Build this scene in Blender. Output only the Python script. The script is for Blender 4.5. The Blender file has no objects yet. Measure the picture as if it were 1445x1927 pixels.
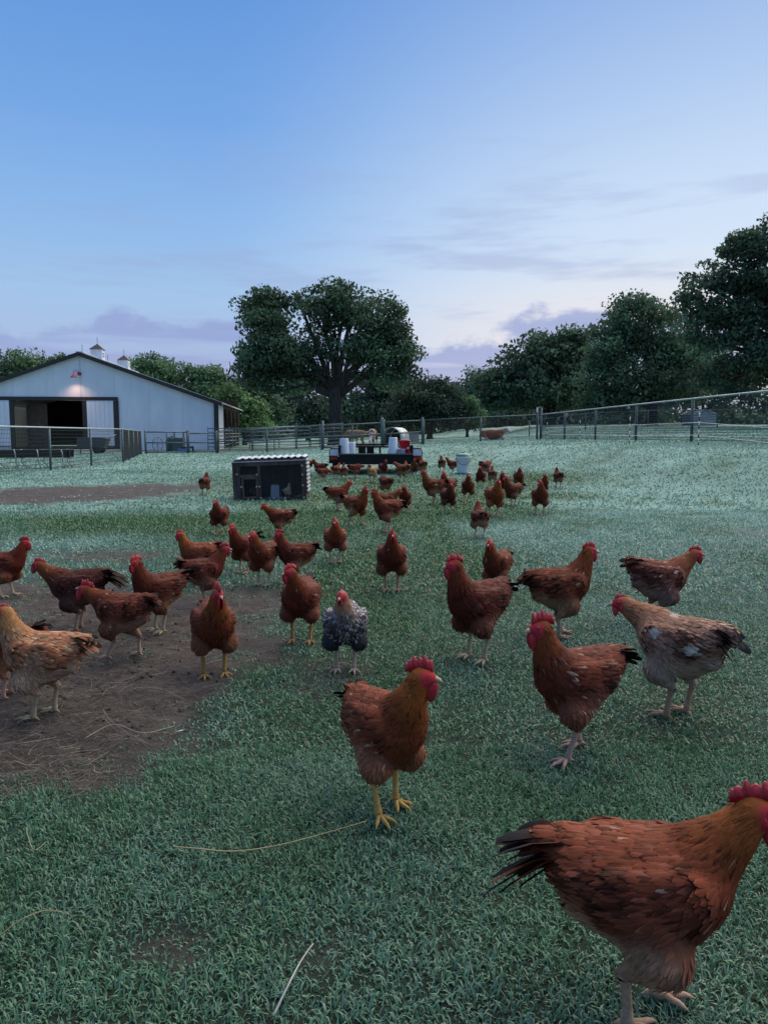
import bpy, math, random
import numpy as np
from mathutils import Vector, Matrix
random.seed(7)
RNG = np.random.default_rng(7)
R = math.radians
scene = bpy.context.scene
COL = scene.collection

# ------------------------------------------------------------------ camera
CAMZ, PITCH, FPX = 1.12, R(6.0), 1418.0
PW, PH = 1445.0, 1927.0
cam_data = bpy.data.cameras.new('camera')
cam_data.sensor_fit = 'VERTICAL'
cam_data.sensor_height = 36.0
cam_data.sensor_width = 36.0
cam_data.lens = 36.0 * FPX / PH
cam_data.clip_start, cam_data.clip_end = 0.05, 3000.0
cam = bpy.data.objects.new('camera', cam_data)
cam.location = (0, 0, CAMZ)
cam.rotation_euler = (math.pi / 2 - PITCH, 0, 0)
COL.objects.link(cam)
scene.camera = cam

def lin(r, g, b):
    f = lambda c: (c / 255 / 12.92) if c / 255 <= .04045 else ((c / 255 + .055) / 1.055) ** 2.4
    return (f(r), f(g), f(b), 1.0)

# ------------------------------------------------------------------ sky (dawn, no direct sun)
SUN_AZ, SUN_EL = R(42), R(52.0)         # the bright part of the sky, to the right of the view axis
world = bpy.data.worlds.new('World')
scene.world = world
world.use_nodes = True
nt = world.node_tree
nt.nodes.clear()
def N(tree, t, **kw):
    n = tree.nodes.new(t)
    for k, v in kw.items():
        setattr(n, k, v)
    return n
def mathn(tree, op, a, b=None, c=None, clamp=False):
    n = N(tree, 'ShaderNodeMath', operation=op, use_clamp=clamp)
    for i, s in enumerate((a, b, c)):
        if s is None: continue
        if isinstance(s, (int, float)): n.inputs[i].default_value = s
        else: tree.links.new(s, n.inputs[i])
    return n.outputs[0]
def mixc(tree, fac, a, b, blend='MIX'):
    n = N(tree, 'ShaderNodeMix', data_type='RGBA', blend_type=blend)
    for i, s in ((0, fac), (6, a), (7, b)):
        if isinstance(s, (int, float)): n.inputs[i].default_value = s
        elif isinstance(s, tuple): n.inputs[i].default_value = s
        else: tree.links.new(s, n.inputs[i])
    return n.outputs[2]
def mapr(tree, v, a, b, c=0.0, d=1.0, smooth=True):
    n = N(tree, 'ShaderNodeMapRange', interpolation_type='SMOOTHSTEP' if smooth else 'LINEAR')
    tree.links.new(v, n.inputs[0])
    for i, s in enumerate((a, b, c, d)): 
        if isinstance(s, (int, float)): n.inputs[i + 1].default_value = s
        else: tree.links.new(s, n.inputs[i + 1])
    return n.outputs[0]
def ramp(tree, v, stops):
    n = N(tree, 'ShaderNodeValToRGB')
    tree.links.new(v, n.inputs[0])
    e = n.color_ramp.elements
    while len(e) < len(stops): e.new(0.5)
    for el, (p, c) in zip(e, stops):
        el.position = p; el.color = c
    return n.outputs[0]
tc = N(nt, 'ShaderNodeTexCoord')
sep = N(nt, 'ShaderNodeSeparateXYZ'); nt.links.new(tc.outputs['Generated'], sep.inputs[0])
sx, sy, sz = sep.outputs
zc = mathn(nt, 'MAXIMUM', sz, 0.0)
grad = ramp(nt, zc, [(0.0, lin(176, 176, 206)), (0.05, lin(168, 178, 214)), (0.11, lin(166, 188, 224)),
                     (0.17, lin(160, 194, 231)), (0.26, lin(138, 182, 233)), (0.36, lin(114, 165, 228)),
                     (0.47, lin(96, 150, 220)), (1.0, lin(97, 146, 210))])
sky = N(nt, 'ShaderNodeTexSky', sky_type='NISHITA', sun_disc=False)
sky.sun_elevation = SUN_EL; sky.sun_rotation = SUN_AZ; sky.air_density = 1.0; sky.ozone_density = 2.0
nish = mixc(nt, 1.0, sky.outputs[0], (0.10, 0.10, 0.10, 1), 'MULTIPLY')
base = mixc(nt, 0.12, grad, nish)
# dawn glow low on the right
gd = Vector((math.sin(R(36)), math.cos(R(36)), math.tan(R(9)))).normalized()
dot = N(nt, 'ShaderNodeVectorMath', operation='DOT_PRODUCT')
nt.links.new(tc.outputs['Generated'], dot.inputs[0]); dot.inputs[1].default_value = gd
g1 = mathn(nt, 'MULTIPLY', mapr(nt, dot.outputs['Value'], 0.66, 1.0), mapr(nt, zc, 0.54, 0.14, 0.30, 1.0))
base = mixc(nt, mathn(nt, 'MULTIPLY', g1, 0.98), base, lin(212, 227, 245))
# warm band close to the horizon, stronger toward the glow
g2 = mathn(nt, 'MULTIPLY', mapr(nt, zc, 0.24, 0.10), mapr(nt, dot.outputs['Value'], 0.72, 1.0, 0.0, 1.0))
base = mixc(nt, mathn(nt, 'MULTIPLY', g2, 0.95), base, lin(238, 228, 224))
# clouds: stretched streaks and a lavender bank near the horizon
az = mathn(nt, 'ARCTAN2', sx, sy)
cv = N(nt, 'ShaderNodeCombineXYZ')
nt.links.new(mathn(nt, 'MULTIPLY', az, 2.2), cv.inputs[0]); nt.links.new(mathn(nt, 'MULTIPLY', sz, 16.0), cv.inputs[1])
def noise(tree, vec, scale, detail=5, rough=.55, dist=0.0, flat=False):
    n = N(tree, 'ShaderNodeTexNoise'); n.inputs['Scale'].default_value = scale
    n.inputs['Detail'].default_value = detail; n.inputs['Roughness'].default_value = rough
    n.inputs['Distortion'].default_value = dist
    if flat: n.noise_dimensions = '2D'
    if vec is not None: tree.links.new(vec, n.inputs['Vector'])
    return n.outputs[0]
streak = noise(nt, cv.outputs[0], 1.7, 4, .6, .0, True)
sfac = mathn(nt, 'MULTIPLY', mapr(nt, streak, 0.46, 0.72), mathn(nt, 'MULTIPLY', mapr(nt, zc, 0.02, 0.12), mapr(nt, zc, 0.42, 0.20)))
base = mixc(nt, mathn(nt, 'MULTIPLY', sfac, 0.42), base, lin(152, 166, 208))
cv2 = N(nt, 'ShaderNodeCombineXYZ')
nt.links.new(mathn(nt, 'MULTIPLY', az, 5.0), cv2.inputs[0]); nt.links.new(mathn(nt, 'MULTIPLY', sz, 9.0), cv2.inputs[1])
edge = mathn(nt, 'MULTIPLY_ADD', noise(nt, cv2.outputs[0], 1.3, 5, .62, .0, True), 0.15, 0.058)
bank = mapr(nt, mathn(nt, 'SUBTRACT', zc, edge), 0.010, -0.014)
cv3 = N(nt, 'ShaderNodeCombineXYZ')
nt.links.new(mathn(nt, 'MULTIPLY', az, 3.0), cv3.inputs[0]); nt.links.new(mathn(nt, 'MULTIPLY', sz, 30.0), cv3.inputs[1])
gap = mapr(nt, noise(nt, cv3.outputs[0], 1.1, 3, .55, .0, True), 0.47, 0.66, 1.0, 0.25)
bank = mathn(nt, 'MULTIPLY', bank, gap)
bank = mathn(nt, 'MULTIPLY', bank, mapr(nt, zc, 0.0, 0.06, 0.5, 0.78))
bankcol = mixc(nt, mapr(nt, zc, 0.03, 0.12), lin(170, 172, 208), lin(146, 161, 209))
base = mixc(nt, bank, base, bankcol)
bg = N(nt, 'ShaderNodeBackground'); bg.inputs[1].default_value = 0.93
nt.links.new(base, bg.inputs[0])
wout = N(nt, 'ShaderNodeOutputWorld'); nt.links.new(bg.outputs[0], wout.inputs[0])

# ------------------------------------------------------------------ sun: a faint, very soft first light
sl = bpy.data.lights.new('sun', 'SUN'); sl.energy = 3.9; sl.angle = R(90); sl.color = (1.0, 0.92, 0.74)
sun = bpy.data.objects.new('sun', sl); COL.objects.link(sun)
sd = Vector((math.sin(SUN_AZ) * math.cos(SUN_EL), math.cos(SUN_AZ) * math.cos(SUN_EL), math.sin(SUN_EL)))
sun.rotation_euler = sd.to_track_quat('Z', 'Y').to_euler()

vs = scene.view_settings
vs.view_transform = 'Standard'; vs.look = 'None'; vs.exposure = 0.18; vs.gamma = 1.0; vs.use_curve_mapping = False
scene.render.engine = 'CYCLES'
scene.cycles.use_denoising = True
scene.cycles.max_bounces = 4
scene.cycles.diffuse_bounces = 2
scene.cycles.glossy_bounces = 2
scene.cycles.volume_bounces = 0

# ------------------------------------------------------------------ ground shape and pixel -> place
def S(t):
    t = np.clip(t, 0, 1); return t * t * (3 - 2 * t)
def gz(x, y):
    x = np.asarray(x, float); y = np.asarray(y, float)
    A = np.clip(0.046 * (x + 5.66) + 0.14, 0, 0.86)
    k = S(x / 9.0)
    y0 = 20 - 13 * k; ln = 22 - 10 * k
    z = A * S((y - y0) / ln)
    z = z - 0.003 * np.clip(y, 0, 60) * (1 - S((x + 12) / 16) * 0.75)
    z = z + 0.020 * np.clip(y - 20, 0, 60) * S((x - 10.5) / 7.0)
    return z
def ray(u, v):
    a, b = (u - PW / 2) / FPX, -(v - PH / 2) / FPX
    return Vector((a, math.cos(PITCH) + b * math.sin(PITCH), -math.sin(PITCH) + b * math.cos(PITCH)))
def at(u, v):
    d = ray(u, v); lo, hi = 0.3, 0.3
    while hi < 400 and CAMZ + d.z * hi > float(gz(d.x * hi, d.y * hi)): lo = hi; hi *= 1.03
    for _ in range(30):
        m = (lo + hi) / 2
        if CAMZ + d.z * m > float(gz(d.x * m, d.y * m)): lo = m
        else: hi = m
    return Vector((d.x * hi, d.y * hi, float(gz(d.x * hi, d.y * hi))))
def atY(u, v, Y):
    d = ray(u, v); t = Y / d.y
    return Vector((d.x * t, Y, CAMZ + d.z * t))

# lattice noise for masks (world metres)
_P = np.random.default_rng(3).random((256, 256))
def vnoise(x, y):
    xi = np.floor(x).astype(int); yi = np.floor(y).astype(int)
    fx = x - xi; fy = y - yi; fx = fx * fx * (3 - 2 * fx); fy = fy * fy * (3 - 2 * fy)
    g = lambda i, j: _P[i & 255, j & 255]
    return (g(xi, yi) * (1 - fx) + g(xi + 1, yi) * fx) * (1 - fy) + (g(xi, yi + 1) * (1 - fx) + g(xi + 1, yi + 1) * fx) * fy
def fbm(x, y, o=4):
    s, a, t = 0, 1, 0
    for i in range(o):
        s = s + a * vnoise(x * 2 ** i + 17.3 * i, y * 2 ** i + 9.1 * i); t += a; a *= .5
    return s / t

# ------------------------------------------------------------------ mesh helpers
def tag(o, label=None, cat=None, group=None, kind=None):
    if label: o['label'] = label
    if cat: o['category'] = cat
    if group: o['group'] = group
    if kind: o['kind'] = kind
    return o
def empty(name, loc=(0, 0, 0), rz=0.0, label=None, cat=None, group=None):
    o = bpy.data.objects.new(name, None); COL.objects.link(o)
    o.empty_display_size = 0.1
    o.location = loc; o.rotation_euler = (0, 0, rz)
    return tag(o, label, cat, group)
def link(name, me, parent=None):
    o = bpy.data.objects.new(name, me); COL.objects.link(o)
    if parent is not None: o.parent = parent
    return o
def np_mesh(name, V, F, mat, cols=None, smooth=True):
    """V (n,3); F (m,k) with constant k, or a list of such arrays."""
    me = bpy.data.meshes.new(name)
    Fs = F if isinstance(F, list) else [F]
    Fs = [f for f in Fs if len(f)]
    me.vertices.add(len(V)); me.vertices.foreach_set('co', np.asarray(V, np.float32).ravel())
    idx = np.concatenate([f.ravel() for f in Fs]).astype(np.int32)
    tot = np.concatenate([np.full(len(f), f.shape[1]) for f in Fs]).astype(np.int32)
    st = np.concatenate([[0], np.cumsum(tot)[:-1]]).astype(np.int32)
    me.loops.add(len(idx)); me.loops.foreach_set('vertex_index', idx)
    me.polygons.add(len(tot)); me.polygons.foreach_set('loop_start', st)
    me.polygons.foreach_set('use_smooth', np.full(len(tot), smooth))
    if cols is not None:
        c = np.ones((len(V), 4), np.float32); c[:, :3] = cols
        a = me.color_attributes.new('Col', 'FLOAT_COLOR', 'POINT'); a.data.foreach_set('color', c.ravel())
    me.update(calc_edges=True); me.validate()
    if mat: me.materials.append(mat)
    return me
class MB:
    def __init__(s): s.v = []; s.f = []
    def add(s, vs, fs):
        b = len(s.v); s.v += [tuple(v) for v in vs]; s.f += [tuple(i + b for i in f) for f in fs]; return s
    def box(s, c, d, M=None, taper=None):
        hx, hy, hz = d[0] / 2, d[1] / 2, d[2] / 2
        vs = [Vector((x * hx, y * hy, z * hz)) for z in (-1, 1) for y in (-1, 1) for x in (-1, 1)]
        if taper: vs = [Vector((v.x * (taper if v.z > 0 else 1), v.y * (taper if v.z > 0 else 1), v.z)) for v in vs]
        if M is not None: vs = [M @ v for v in vs]
        vs = [v + Vector(c) for v in vs]
        return s.add(vs, [(0, 2, 3, 1), (4, 5, 7, 6), (0, 1, 5, 4), (2, 6, 7, 3), (0, 4, 6, 2), (1, 3, 7, 5)])
    def bar(s, a, b, w, h=None):
        a, b = Vector(a), Vector(b); h = h or w; d = b - a
        q = d.to_track_quat('X', 'Z').to_matrix()
        return s.box((a + b) / 2, (d.length, w, h), q)
    def tube(s, pts, r, n=8, cap=True):
        pts = [Vector(p) for p in pts]; k = len(pts)
        rs = r if isinstance(r, (list, tuple)) else [r] * k
        vs, fs = [], []; prev = None
        for i, p in enumerate(pts):
            t = (pts[min(i + 1, k - 1)] - pts[max(i - 1, 0)]).normalized()
            if prev is None: prev = t.orthogonal().normalized()
            u = (prev - t * prev.dot(t)).normalized(); w = t.cross(u); prev = u
            for j in range(n):
                a = 2 * math.pi * j / n
                vs.append(p + (u * math.cos(a) + w * math.sin(a)) * rs[i])
        for i in range(k - 1):
            for j in range(n):
                fs.append((i * n + j, i * n + (j + 1) % n, (i + 1) * n + (j + 1) % n, (i + 1) * n + j))
        if cap: fs.append(tuple(range(n))[::-1]); fs.append(tuple(range((k - 1) * n, k * n)))
        return s.add(vs, fs)
    def lathe(s, prof, n=24, c=(0, 0, 0), M=None, cap=True):
        vs, fs = [], []
        for r, z in prof:
            for j in range(n):
                a = 2 * math.pi * j / n; p = Vector((r * math.cos(a), r * math.sin(a), z))
                if M is not None: p = M @ p
                vs.append(p + Vector(c))
        for i in range(len(prof) - 1):
            for j in range(n):
                fs.append((i * n + j, i * n + (j + 1) % n, (i + 1) * n + (j + 1) % n, (i + 1) * n + j))
        if cap: fs.append(tuple(range(n))[::-1]); fs.append(tuple(range((len(prof) - 1) * n, len(prof) * n)))
        return s.add(vs, fs)
    def prism(s, poly, a, b, axis='y'):
        """poly of (x,z) extruded along y from a to b."""
        n = len(poly)
        vs = [Vector((p[0], a, p[1])) for p in poly] + [Vector((p[0], b, p[1])) for p in poly]
        fs = [tuple(range(n)), tuple(range(2 * n - 1, n - 1, -1))] + [(i, i + n, (i + 1) % n + n, (i + 1) % n) for i in range(n)]
        return s.add(vs, fs)
    def build(s, name, mat, parent=None, smooth=False, bevel=0):
        me = bpy.data.meshes.new(name); me.from_pydata(s.v, [], s.f); me.update()
        if mat: me.materials.append(mat)
        if smooth:
            for p in me.polygons: p.use_smooth = True
        o = link(name, me, parent)
        if bevel:
            m = o.modifiers.new('bevel', 'BEVEL'); m.width = bevel; m.segments = 2; m.limit_method = 'ANGLE'
        return o

# ------------------------------------------------------------------ materials
def newmat(name):
    m = bpy.data.materials.new(name); m.use_nodes = True
    t = m.node_tree; b = t.nodes['Principled BSDF']
    return m, t, b
def plain(name, col, rough=.6, metal=0.0, var=.15, scale=6.0, bump=0.0, spec=.4, coord='Object', streak=None):
    m, t, b = newmat(name)
    b.inputs['Roughness'].default_value = rough; b.inputs['Metallic'].default_value = metal
    b.inputs['Specular IOR Level'].default_value = spec
    c = N(t, 'ShaderNodeTexCoord'); mp = N(t, 'ShaderNodeMapping'); t.links.new(c.outputs[coord], mp.inputs[0])
    if streak: mp.inputs['Scale'].default_value = streak
    n1 = noise(t, mp.outputs[0], scale, 6, .6)
    lo = tuple(x * (1 - var * 1.6) for x in col[:3]) + (1,); hi = tuple(min(1, x * (1 + var)) for x in col[:3]) + (1,)
    t.links.new(mixc(t, mapr(t, n1, .25, .75), lo, hi), b.inputs['Base Color'])
    n2 = noise(t, mp.outputs[0], scale * 3.1, 4, .6)
    t.links.new(mapr(t, n2, .2, .8, max(0, rough - .12), min(1, rough + .12)), b.inputs['Roughness'])
    if bump:
        bp = N(t, 'ShaderNodeBump'); bp.inputs['Strength'].default_value = bump; bp.inputs['Distance'].default_value = .01
        t.links.new(n2, bp.inputs['Height']); t.links.new(bp.outputs[0], b.inputs['Normal'])
    return m
def colmat(name, rough=.7, spec=.3, tint=False, bump=0, trans=0.0, sheen=0):
    """colour from the vertex attribute; the tint property makes individuals differ"""
    m, t, b = newmat(name)
    a = N(t, 'ShaderNodeAttribute', attribute_name='Col')
    c = a.outputs['Color']
    if tint:
        o = N(t, 'ShaderNodeAttribute', attribute_type='OBJECT', attribute_name='tint')
        c = mixc(t, 1.0, c, o.outputs['Vector'], 'MULTIPLY')
    g = N(t, 'ShaderNodeTexCoord')
    n1 = noise(t, g.outputs['Object'], 55, 4, .6)
    c = mixc(t, mapr(t, n1, .3, .7, 0, .35), c, mixc(t, 1.0, c, (.5, .47, .45, 1), 'MULTIPLY')) if tint else c
    t.links.new(c, b.inputs['Base Color'])
    b.inputs['Roughness'].default_value = rough; b.inputs['Specular IOR Level'].default_value = spec
    if sheen: b.inputs['Sheen Weight'].default_value = sheen
    if bump:
        n2 = noise(t, g.outputs['Object'], 260, 3, .6)
        bp = N(t, 'ShaderNodeBump'); bp.inputs['Strength'].default_value = bump; bp.inputs['Distance'].default_value = .002
        t.links.new(n2, bp.inputs['Height']); t.links.new(bp.outputs[0], b.inputs['Normal'])
    if trans:
        tr = N(t, 'ShaderNodeBsdfTranslucent'); t.links.new(c, tr.inputs[0])
        mx = N(t, 'ShaderNodeMixShader'); mx.inputs[0].default_value = trans
        out = t.nodes['Material Output']
        t.links.new(b.outputs[0], mx.inputs[1]); t.links.new(tr.outputs[0], mx.inputs[2]); t.links.new(mx.outputs[0], out.inputs[0])
    return m
# ================================================================== ground, grass, dirt
def inpoly(x, y, poly):
    c = np.zeros(np.shape(x), bool); n = len(poly); j = n - 1
    for i in range(n):
        xi, yi = poly[i]; xj, yj = poly[j]
        c ^= ((yi > y) != (yj > y)) & (x < (xj - xi) * (y - yi) / (yj - yi + 1e-12) + xi); j = i
    return c
def distpoly(x, y, poly):
    d = np.full(np.shape(x), 1e9); n = len(poly)
    for i in range(n):
        ax, ay = poly[i]; bx, by = poly[(i + 1) % n]; dx, dy = bx - ax, by - ay
        t = np.clip(((x - ax) * dx + (y - ay) * dy) / (dx * dx + dy * dy + 1e-12), 0, 1)
        d = np.minimum(d, np.hypot(x - ax - t * dx, y - ay - t * dy))
    return np.where(inpoly(x, y, poly), d, -d)
def gp(*pts): return [tuple(at(u, v))[:2] for u, v in pts]
DIRT = [   # (outline on the ground, soft edge in metres, strength)
    (gp((-260, 1095), (-60, 1085), (40, 1086), (120, 1098), (215, 1098), (330, 1118), (430, 1108), (480, 1098), (530, 1122),
        (480, 1160), (545, 1205), (505, 1238), (440, 1268), (390, 1330), (350, 1405), (300, 1465), (225, 1478),
        (130, 1462), (60, 1480), (-40, 1510), (-300, 1500)), .16, 1.0),
    (gp((-300, 925), (-40, 921), (130, 913), (300, 910), (398, 909), (420, 916), (330, 934), (180, 945), (40, 950), (-300, 955)), .55, 1.0),
    (gp((90, 1040), (200, 1033), (330, 1036), (372, 1046), (250, 1054), (130, 1052)), .2, .9),
    (gp((300, 1775), (385, 1760), (400, 1800), (370, 1865), (300, 1880), (290, 1820)), .10, .75),
    (gp((560, 1790), (640, 1775), (650, 1800), (590, 1830)), .07, .6),
    (gp((1340, 1005), (1420, 998), (1450, 1015), (1400, 1030)), .5, .6),
    (gp((570, 1238), (690, 1255), (680, 1290), (590, 1300)), .12, .4),
    (gp((450, 1900), (560, 1895), (600, 1990), (440, 1990)), .08, .6),
]
def dirt(x, y):
    x = np.asarray(x, float); y = np.asarray(y, float)
    m = np.zeros(x.shape)
    wob = (fbm(x * 3.1, y * 3.1, 4) - .5)
    for poly, s, k in DIRT:
        px = [p[0] for p in poly]; py = [p[1] for p in poly]
        sel = (x > min(px) - 3 * s) & (x < max(px) + 3 * s) & (y > min(py) - 3 * s) & (y < max(py) + 3 * s)
        if sel.any():
            d = distpoly(x[sel], y[sel], poly)
            m[sel] = np.maximum(m[sel], k * S((d / s + 3.6 * wob[sel]) * .5 + .5))
    # bare earth along the corral behind the gate and under the far fence line
    m = np.maximum(m, .8 * S((y - 50) / 3) * S((64 - y) / 4) * S((-x - 1) / 4) * S((x + 22) / 4))
    return m
TRAMP = [gp((690, 905), (560, 1010), (300, 985), (110, 985)), gp((690, 905), (760, 965), (900, 935), (980, 900)), gp((760, 965), (640, 1120), (700, 1180)),
         gp((560, 1010), (420, 975), (300, 985)), gp((520, 900), (620, 930), (700, 905)), gp((760, 965), (830, 1010), (880, 1130))]
def segd(x, y, line):
    d = np.full(np.shape(x), 1e9)
    for (ax, ay), (bx, by) in zip(line[:-1], line[1:]):
        dx, dy = bx - ax, by - ay
        t = np.clip(((x - ax) * dx + (y - ay) * dy) / (dx * dx + dy * dy), 0, 1)
        d = np.minimum(d, np.hypot(x - ax - t * dx, y - ay - t * dy))
    return d
def dew(x, y):
    """how much dew lies on the blades: brushed off where the flock walked, sky sheen added with distance"""
    x = np.asarray(x, float); y = np.asarray(y, float)
    n = fbm(x * .9 + 5, y * .9, 4) - .5
    n2 = fbm(x * 3.3, y * 2.1 + 40, 4) - .5
    d = .44 + .9 * n + .85 * n2
    tr = np.zeros(x.shape)
    for i, l in enumerate(TRAMP):
        w = (1.5, 1.6, .45, .8, 2.0, .5)[i]
        tr = np.maximum(tr, np.exp(-(segd(x, y, l) / w) ** 2))
    d = d - tr * np.clip(.55 + 1.6 * n2, 0, 1.2) * .85
    d = d + .38 * S((y - 2.4) / 6) * (1 - tr)
    return np.clip(d, 0, 1)

# --- the ground sheet, fine near the camera, reaching past the horizon
ys = np.concatenate([[-300, -120, -50, -20, -8, -3, -1, 0, .5], np.geomspace(.8, 62, 270), [68, 76, 88, 105, 130, 170, 240, 400, 700, 1500]])
ts = np.concatenate([[-40, -15, -6, -3, -2, -1.5, -1.2], np.linspace(-1, 1, 190), [1.2, 1.5, 2, 3, 6, 15, 40]])
YY, TT = np.meshgrid(ys, ts, indexing='ij')
XX = TT * (np.maximum(YY, 0) * .68 + 1.2)
DD = dirt(XX, YY)
near = S((70 - YY) / 20) * (np.abs(TT) <= 1)
ZZ = gz(XX, YY) + near * (.018 * (fbm(XX * 1.3, YY * 1.3, 3) - .5) + DD * (-.012 + .048 * (fbm(XX * 9, YY * 9, 4) - .5)))
ny, nx = XX.shape
gi = np.arange(ny * nx).reshape(ny, nx)
GF = np.stack([gi[:-1, :-1], gi[:-1, 1:], gi[1:, 1:], gi[1:, :-1]], -1).reshape(-1, 4)
gm, t, b = newmat('ground_earth_and_turf')
at_ = N(t, 'ShaderNodeAttribute', attribute_name='Col')
sp = N(t, 'ShaderNodeSeparateColor'); t.links.new(at_.outputs['Color'], sp.inputs[0])
tcn = N(t, 'ShaderNodeTexCoord')
nA = noise(t, tcn.outputs['Object'], 9, 8, .65); nB = noise(t, tcn.outputs['Object'], 60, 6, .7); nC = noise(t, tcn.outputs['Object'], 1.4, 5, .6)
soil = mixc(t, mapr(t, nA, .3, .7), (.036, .028, .025, 1), (.105, .080, .070, 1))
soil = mixc(t, mapr(t, nB, .45, .75, 0, .6), soil, (.125, .095, .082, 1))
soil = mixc(t, mapr(t, nC, .35, .65, 0, .5), soil, (.045, .032, .028, 1))
thatch_shade = mixc(t, nA, (.010, .018, .011, 1), (.026, .042, .024, 1))  # thatch kept near black: shade between the blades put into the colour
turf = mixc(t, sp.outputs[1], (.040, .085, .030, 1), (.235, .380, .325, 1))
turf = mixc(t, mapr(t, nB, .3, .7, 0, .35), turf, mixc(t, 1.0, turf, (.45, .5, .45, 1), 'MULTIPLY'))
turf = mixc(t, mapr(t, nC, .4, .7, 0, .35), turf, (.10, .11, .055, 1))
turf = mixc(t, sp.outputs[2], thatch_shade, turf)
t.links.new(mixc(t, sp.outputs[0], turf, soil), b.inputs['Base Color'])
b.inputs['Roughness'].default_value = .85; b.inputs['Specular IOR Level'].default_value = .25
bp = N(t, 'ShaderNodeBump'); bp.inputs['Strength'].default_value = .9; bp.inputs['Distance'].default_value = .02
t.links.new(nB, bp.inputs['Height']); t.links.new(bp.outputs[0], b.inputs['Normal'])
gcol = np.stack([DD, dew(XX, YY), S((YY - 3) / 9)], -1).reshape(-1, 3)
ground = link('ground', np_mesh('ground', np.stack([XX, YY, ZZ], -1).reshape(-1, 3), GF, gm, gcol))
tag(ground, kind='structure')
def gzn(x, y):
    d = dirt(x, y)
    return gz(x, y) + S((70 - y) / 20) * (.018 * (fbm(x * 1.3, y * 1.3, 3) - .5) + d * (-.012 + .048 * (fbm(x * 9, y * 9, 4) - .5)))

# --- blades of grass (uncountable: one object)
def scatter(y0, y1, n, spread=.66, pad=.55):
    """n points, uniform over the part of the field between depths y0 and y1"""
    y = np.sqrt(RNG.random(n) * (y1 ** 2 - y0 ** 2) + y0 ** 2)
    x = (RNG.random(n) * 2 - 1) * (y * spread * .86 + pad)
    return x, y
def blades(x, y, length, width, lean):
    n = len(x)
    z = gzn(x, y)
    yaw = RNG.random(n) * 2 * np.pi
    f = np.stack([np.cos(yaw), np.sin(yaw), np.zeros(n)], -1)
    s = np.stack([-np.sin(yaw), np.cos(yaw), np.zeros(n)], -1)
    up = np.array([0, 0, 1.0])
    root = np.stack([x, y, z - .004], -1)
    L = length[:, None]; w = width[:, None] / 2; le = lean[:, None]
    mid = root + up * L * .55 * np.cos(le * .6) + f * L * .55 * np.sin(le * .6)
    tip = mid + up * L * .5 * np.cos(le * 1.5) + f * L * .5 * np.sin(le * 1.5)
    V = np.stack([root - s * w, root + s * w, mid + s * w * .9, mid - s * w * .9, tip], 1)
    b = np.arange(n)[:, None] * 5
    return V.reshape(-1, 3), b + np.array([0, 1, 2, 3]), b + np.array([3, 2, 4])
bands = [(1.0, 2.6, 135000, (.012, .034), (.0026, .0050), 1.0), (2.6, 5.2, 130000, (.012, .035), (.0038, .0072), 1.0),
         (5.2, 11, 105000, (.020, .048), (.008, .015), 1.0), (11, 24, 60000, (.025, .06), (.020, .036), 1.0), (24, 60, 60000, (.035, .085), (.035, .065), 1.0)]
Vs, Q, T3, C = [], [], [], []; off = 0
for y0, y1, n, ll, ww, k in bands:
    x, y = scatter(y0, y1, n)
    dm = dirt(x, y)
    clump = fbm(x * 14, y * 14, 3)
    tuft = S((fbm(x * 3.7 + 31, y * 3.7 + 5, 3) - .60) / .08)
    keep = (RNG.random(n) > dm * 1.02 - .75 * tuft) & (RNG.random(n) < .55 + 1.1 * clump)
    x, y, dm, clump = x[keep], y[keep], dm[keep], clump[keep]
    n = len(x)
    L = (ll[0] + (ll[1] - ll[0]) * RNG.random(n) ** 1.3) * (.6 + .8 * clump) * (1 - .45 * dm)
    W = ww[0] + (ww[1] - ww[0]) * RNG.random(n)
    le = .25 + 1.15 * RNG.random(n)
    v, q, t3 = blades(x, y, L, W, le)
    dw = dew(x, y)
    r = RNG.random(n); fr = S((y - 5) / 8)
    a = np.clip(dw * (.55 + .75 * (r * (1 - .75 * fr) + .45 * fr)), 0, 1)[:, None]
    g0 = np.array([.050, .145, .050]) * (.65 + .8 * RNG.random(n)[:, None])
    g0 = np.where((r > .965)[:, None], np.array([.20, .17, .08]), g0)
    far = S((y - 2.4) / 8)[:, None]  # far blades paler: sky reflection off the dew put into the colour
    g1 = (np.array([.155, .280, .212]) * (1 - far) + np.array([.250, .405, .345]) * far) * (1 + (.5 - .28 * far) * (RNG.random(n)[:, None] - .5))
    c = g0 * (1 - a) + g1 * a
    cv_ = np.repeat(c[:, None, :], 5, 1)
    Vs.append(v); Q.append(q + off); T3.append(t3 + off); C.append(cv_.reshape(-1, 3)); off += len(v)
m_grass, t, b = newmat('dewy_grass')
aa = N(t, 'ShaderNodeAttribute', attribute_name='Col'); t.links.new(aa.outputs['Color'], b.inputs['Base Color'])
b.inputs['Roughness'].default_value = .42; b.inputs['Specular IOR Level'].default_value = .5
tr = N(t, 'ShaderNodeBsdfTranslucent'); t.links.new(aa.outputs['Color'], tr.inputs[0])
mx = N(t, 'ShaderNodeMixShader'); mx.inputs[0].default_value = .25
t.links.new(b.outputs[0], mx.inputs[1]); t.links.new(tr.outputs[0], mx.inputs[2]); t.links.new(mx.outputs[0], t.nodes['Material Output'].inputs[0])
grass = link('grass', np_mesh('grass', np.concatenate(Vs), [np.concatenate(Q), np.concatenate(T3)], m_grass, np.concatenate(C)))
tag(grass, 'short dewy grass covering the field', 'grass', kind='stuff')

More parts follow.
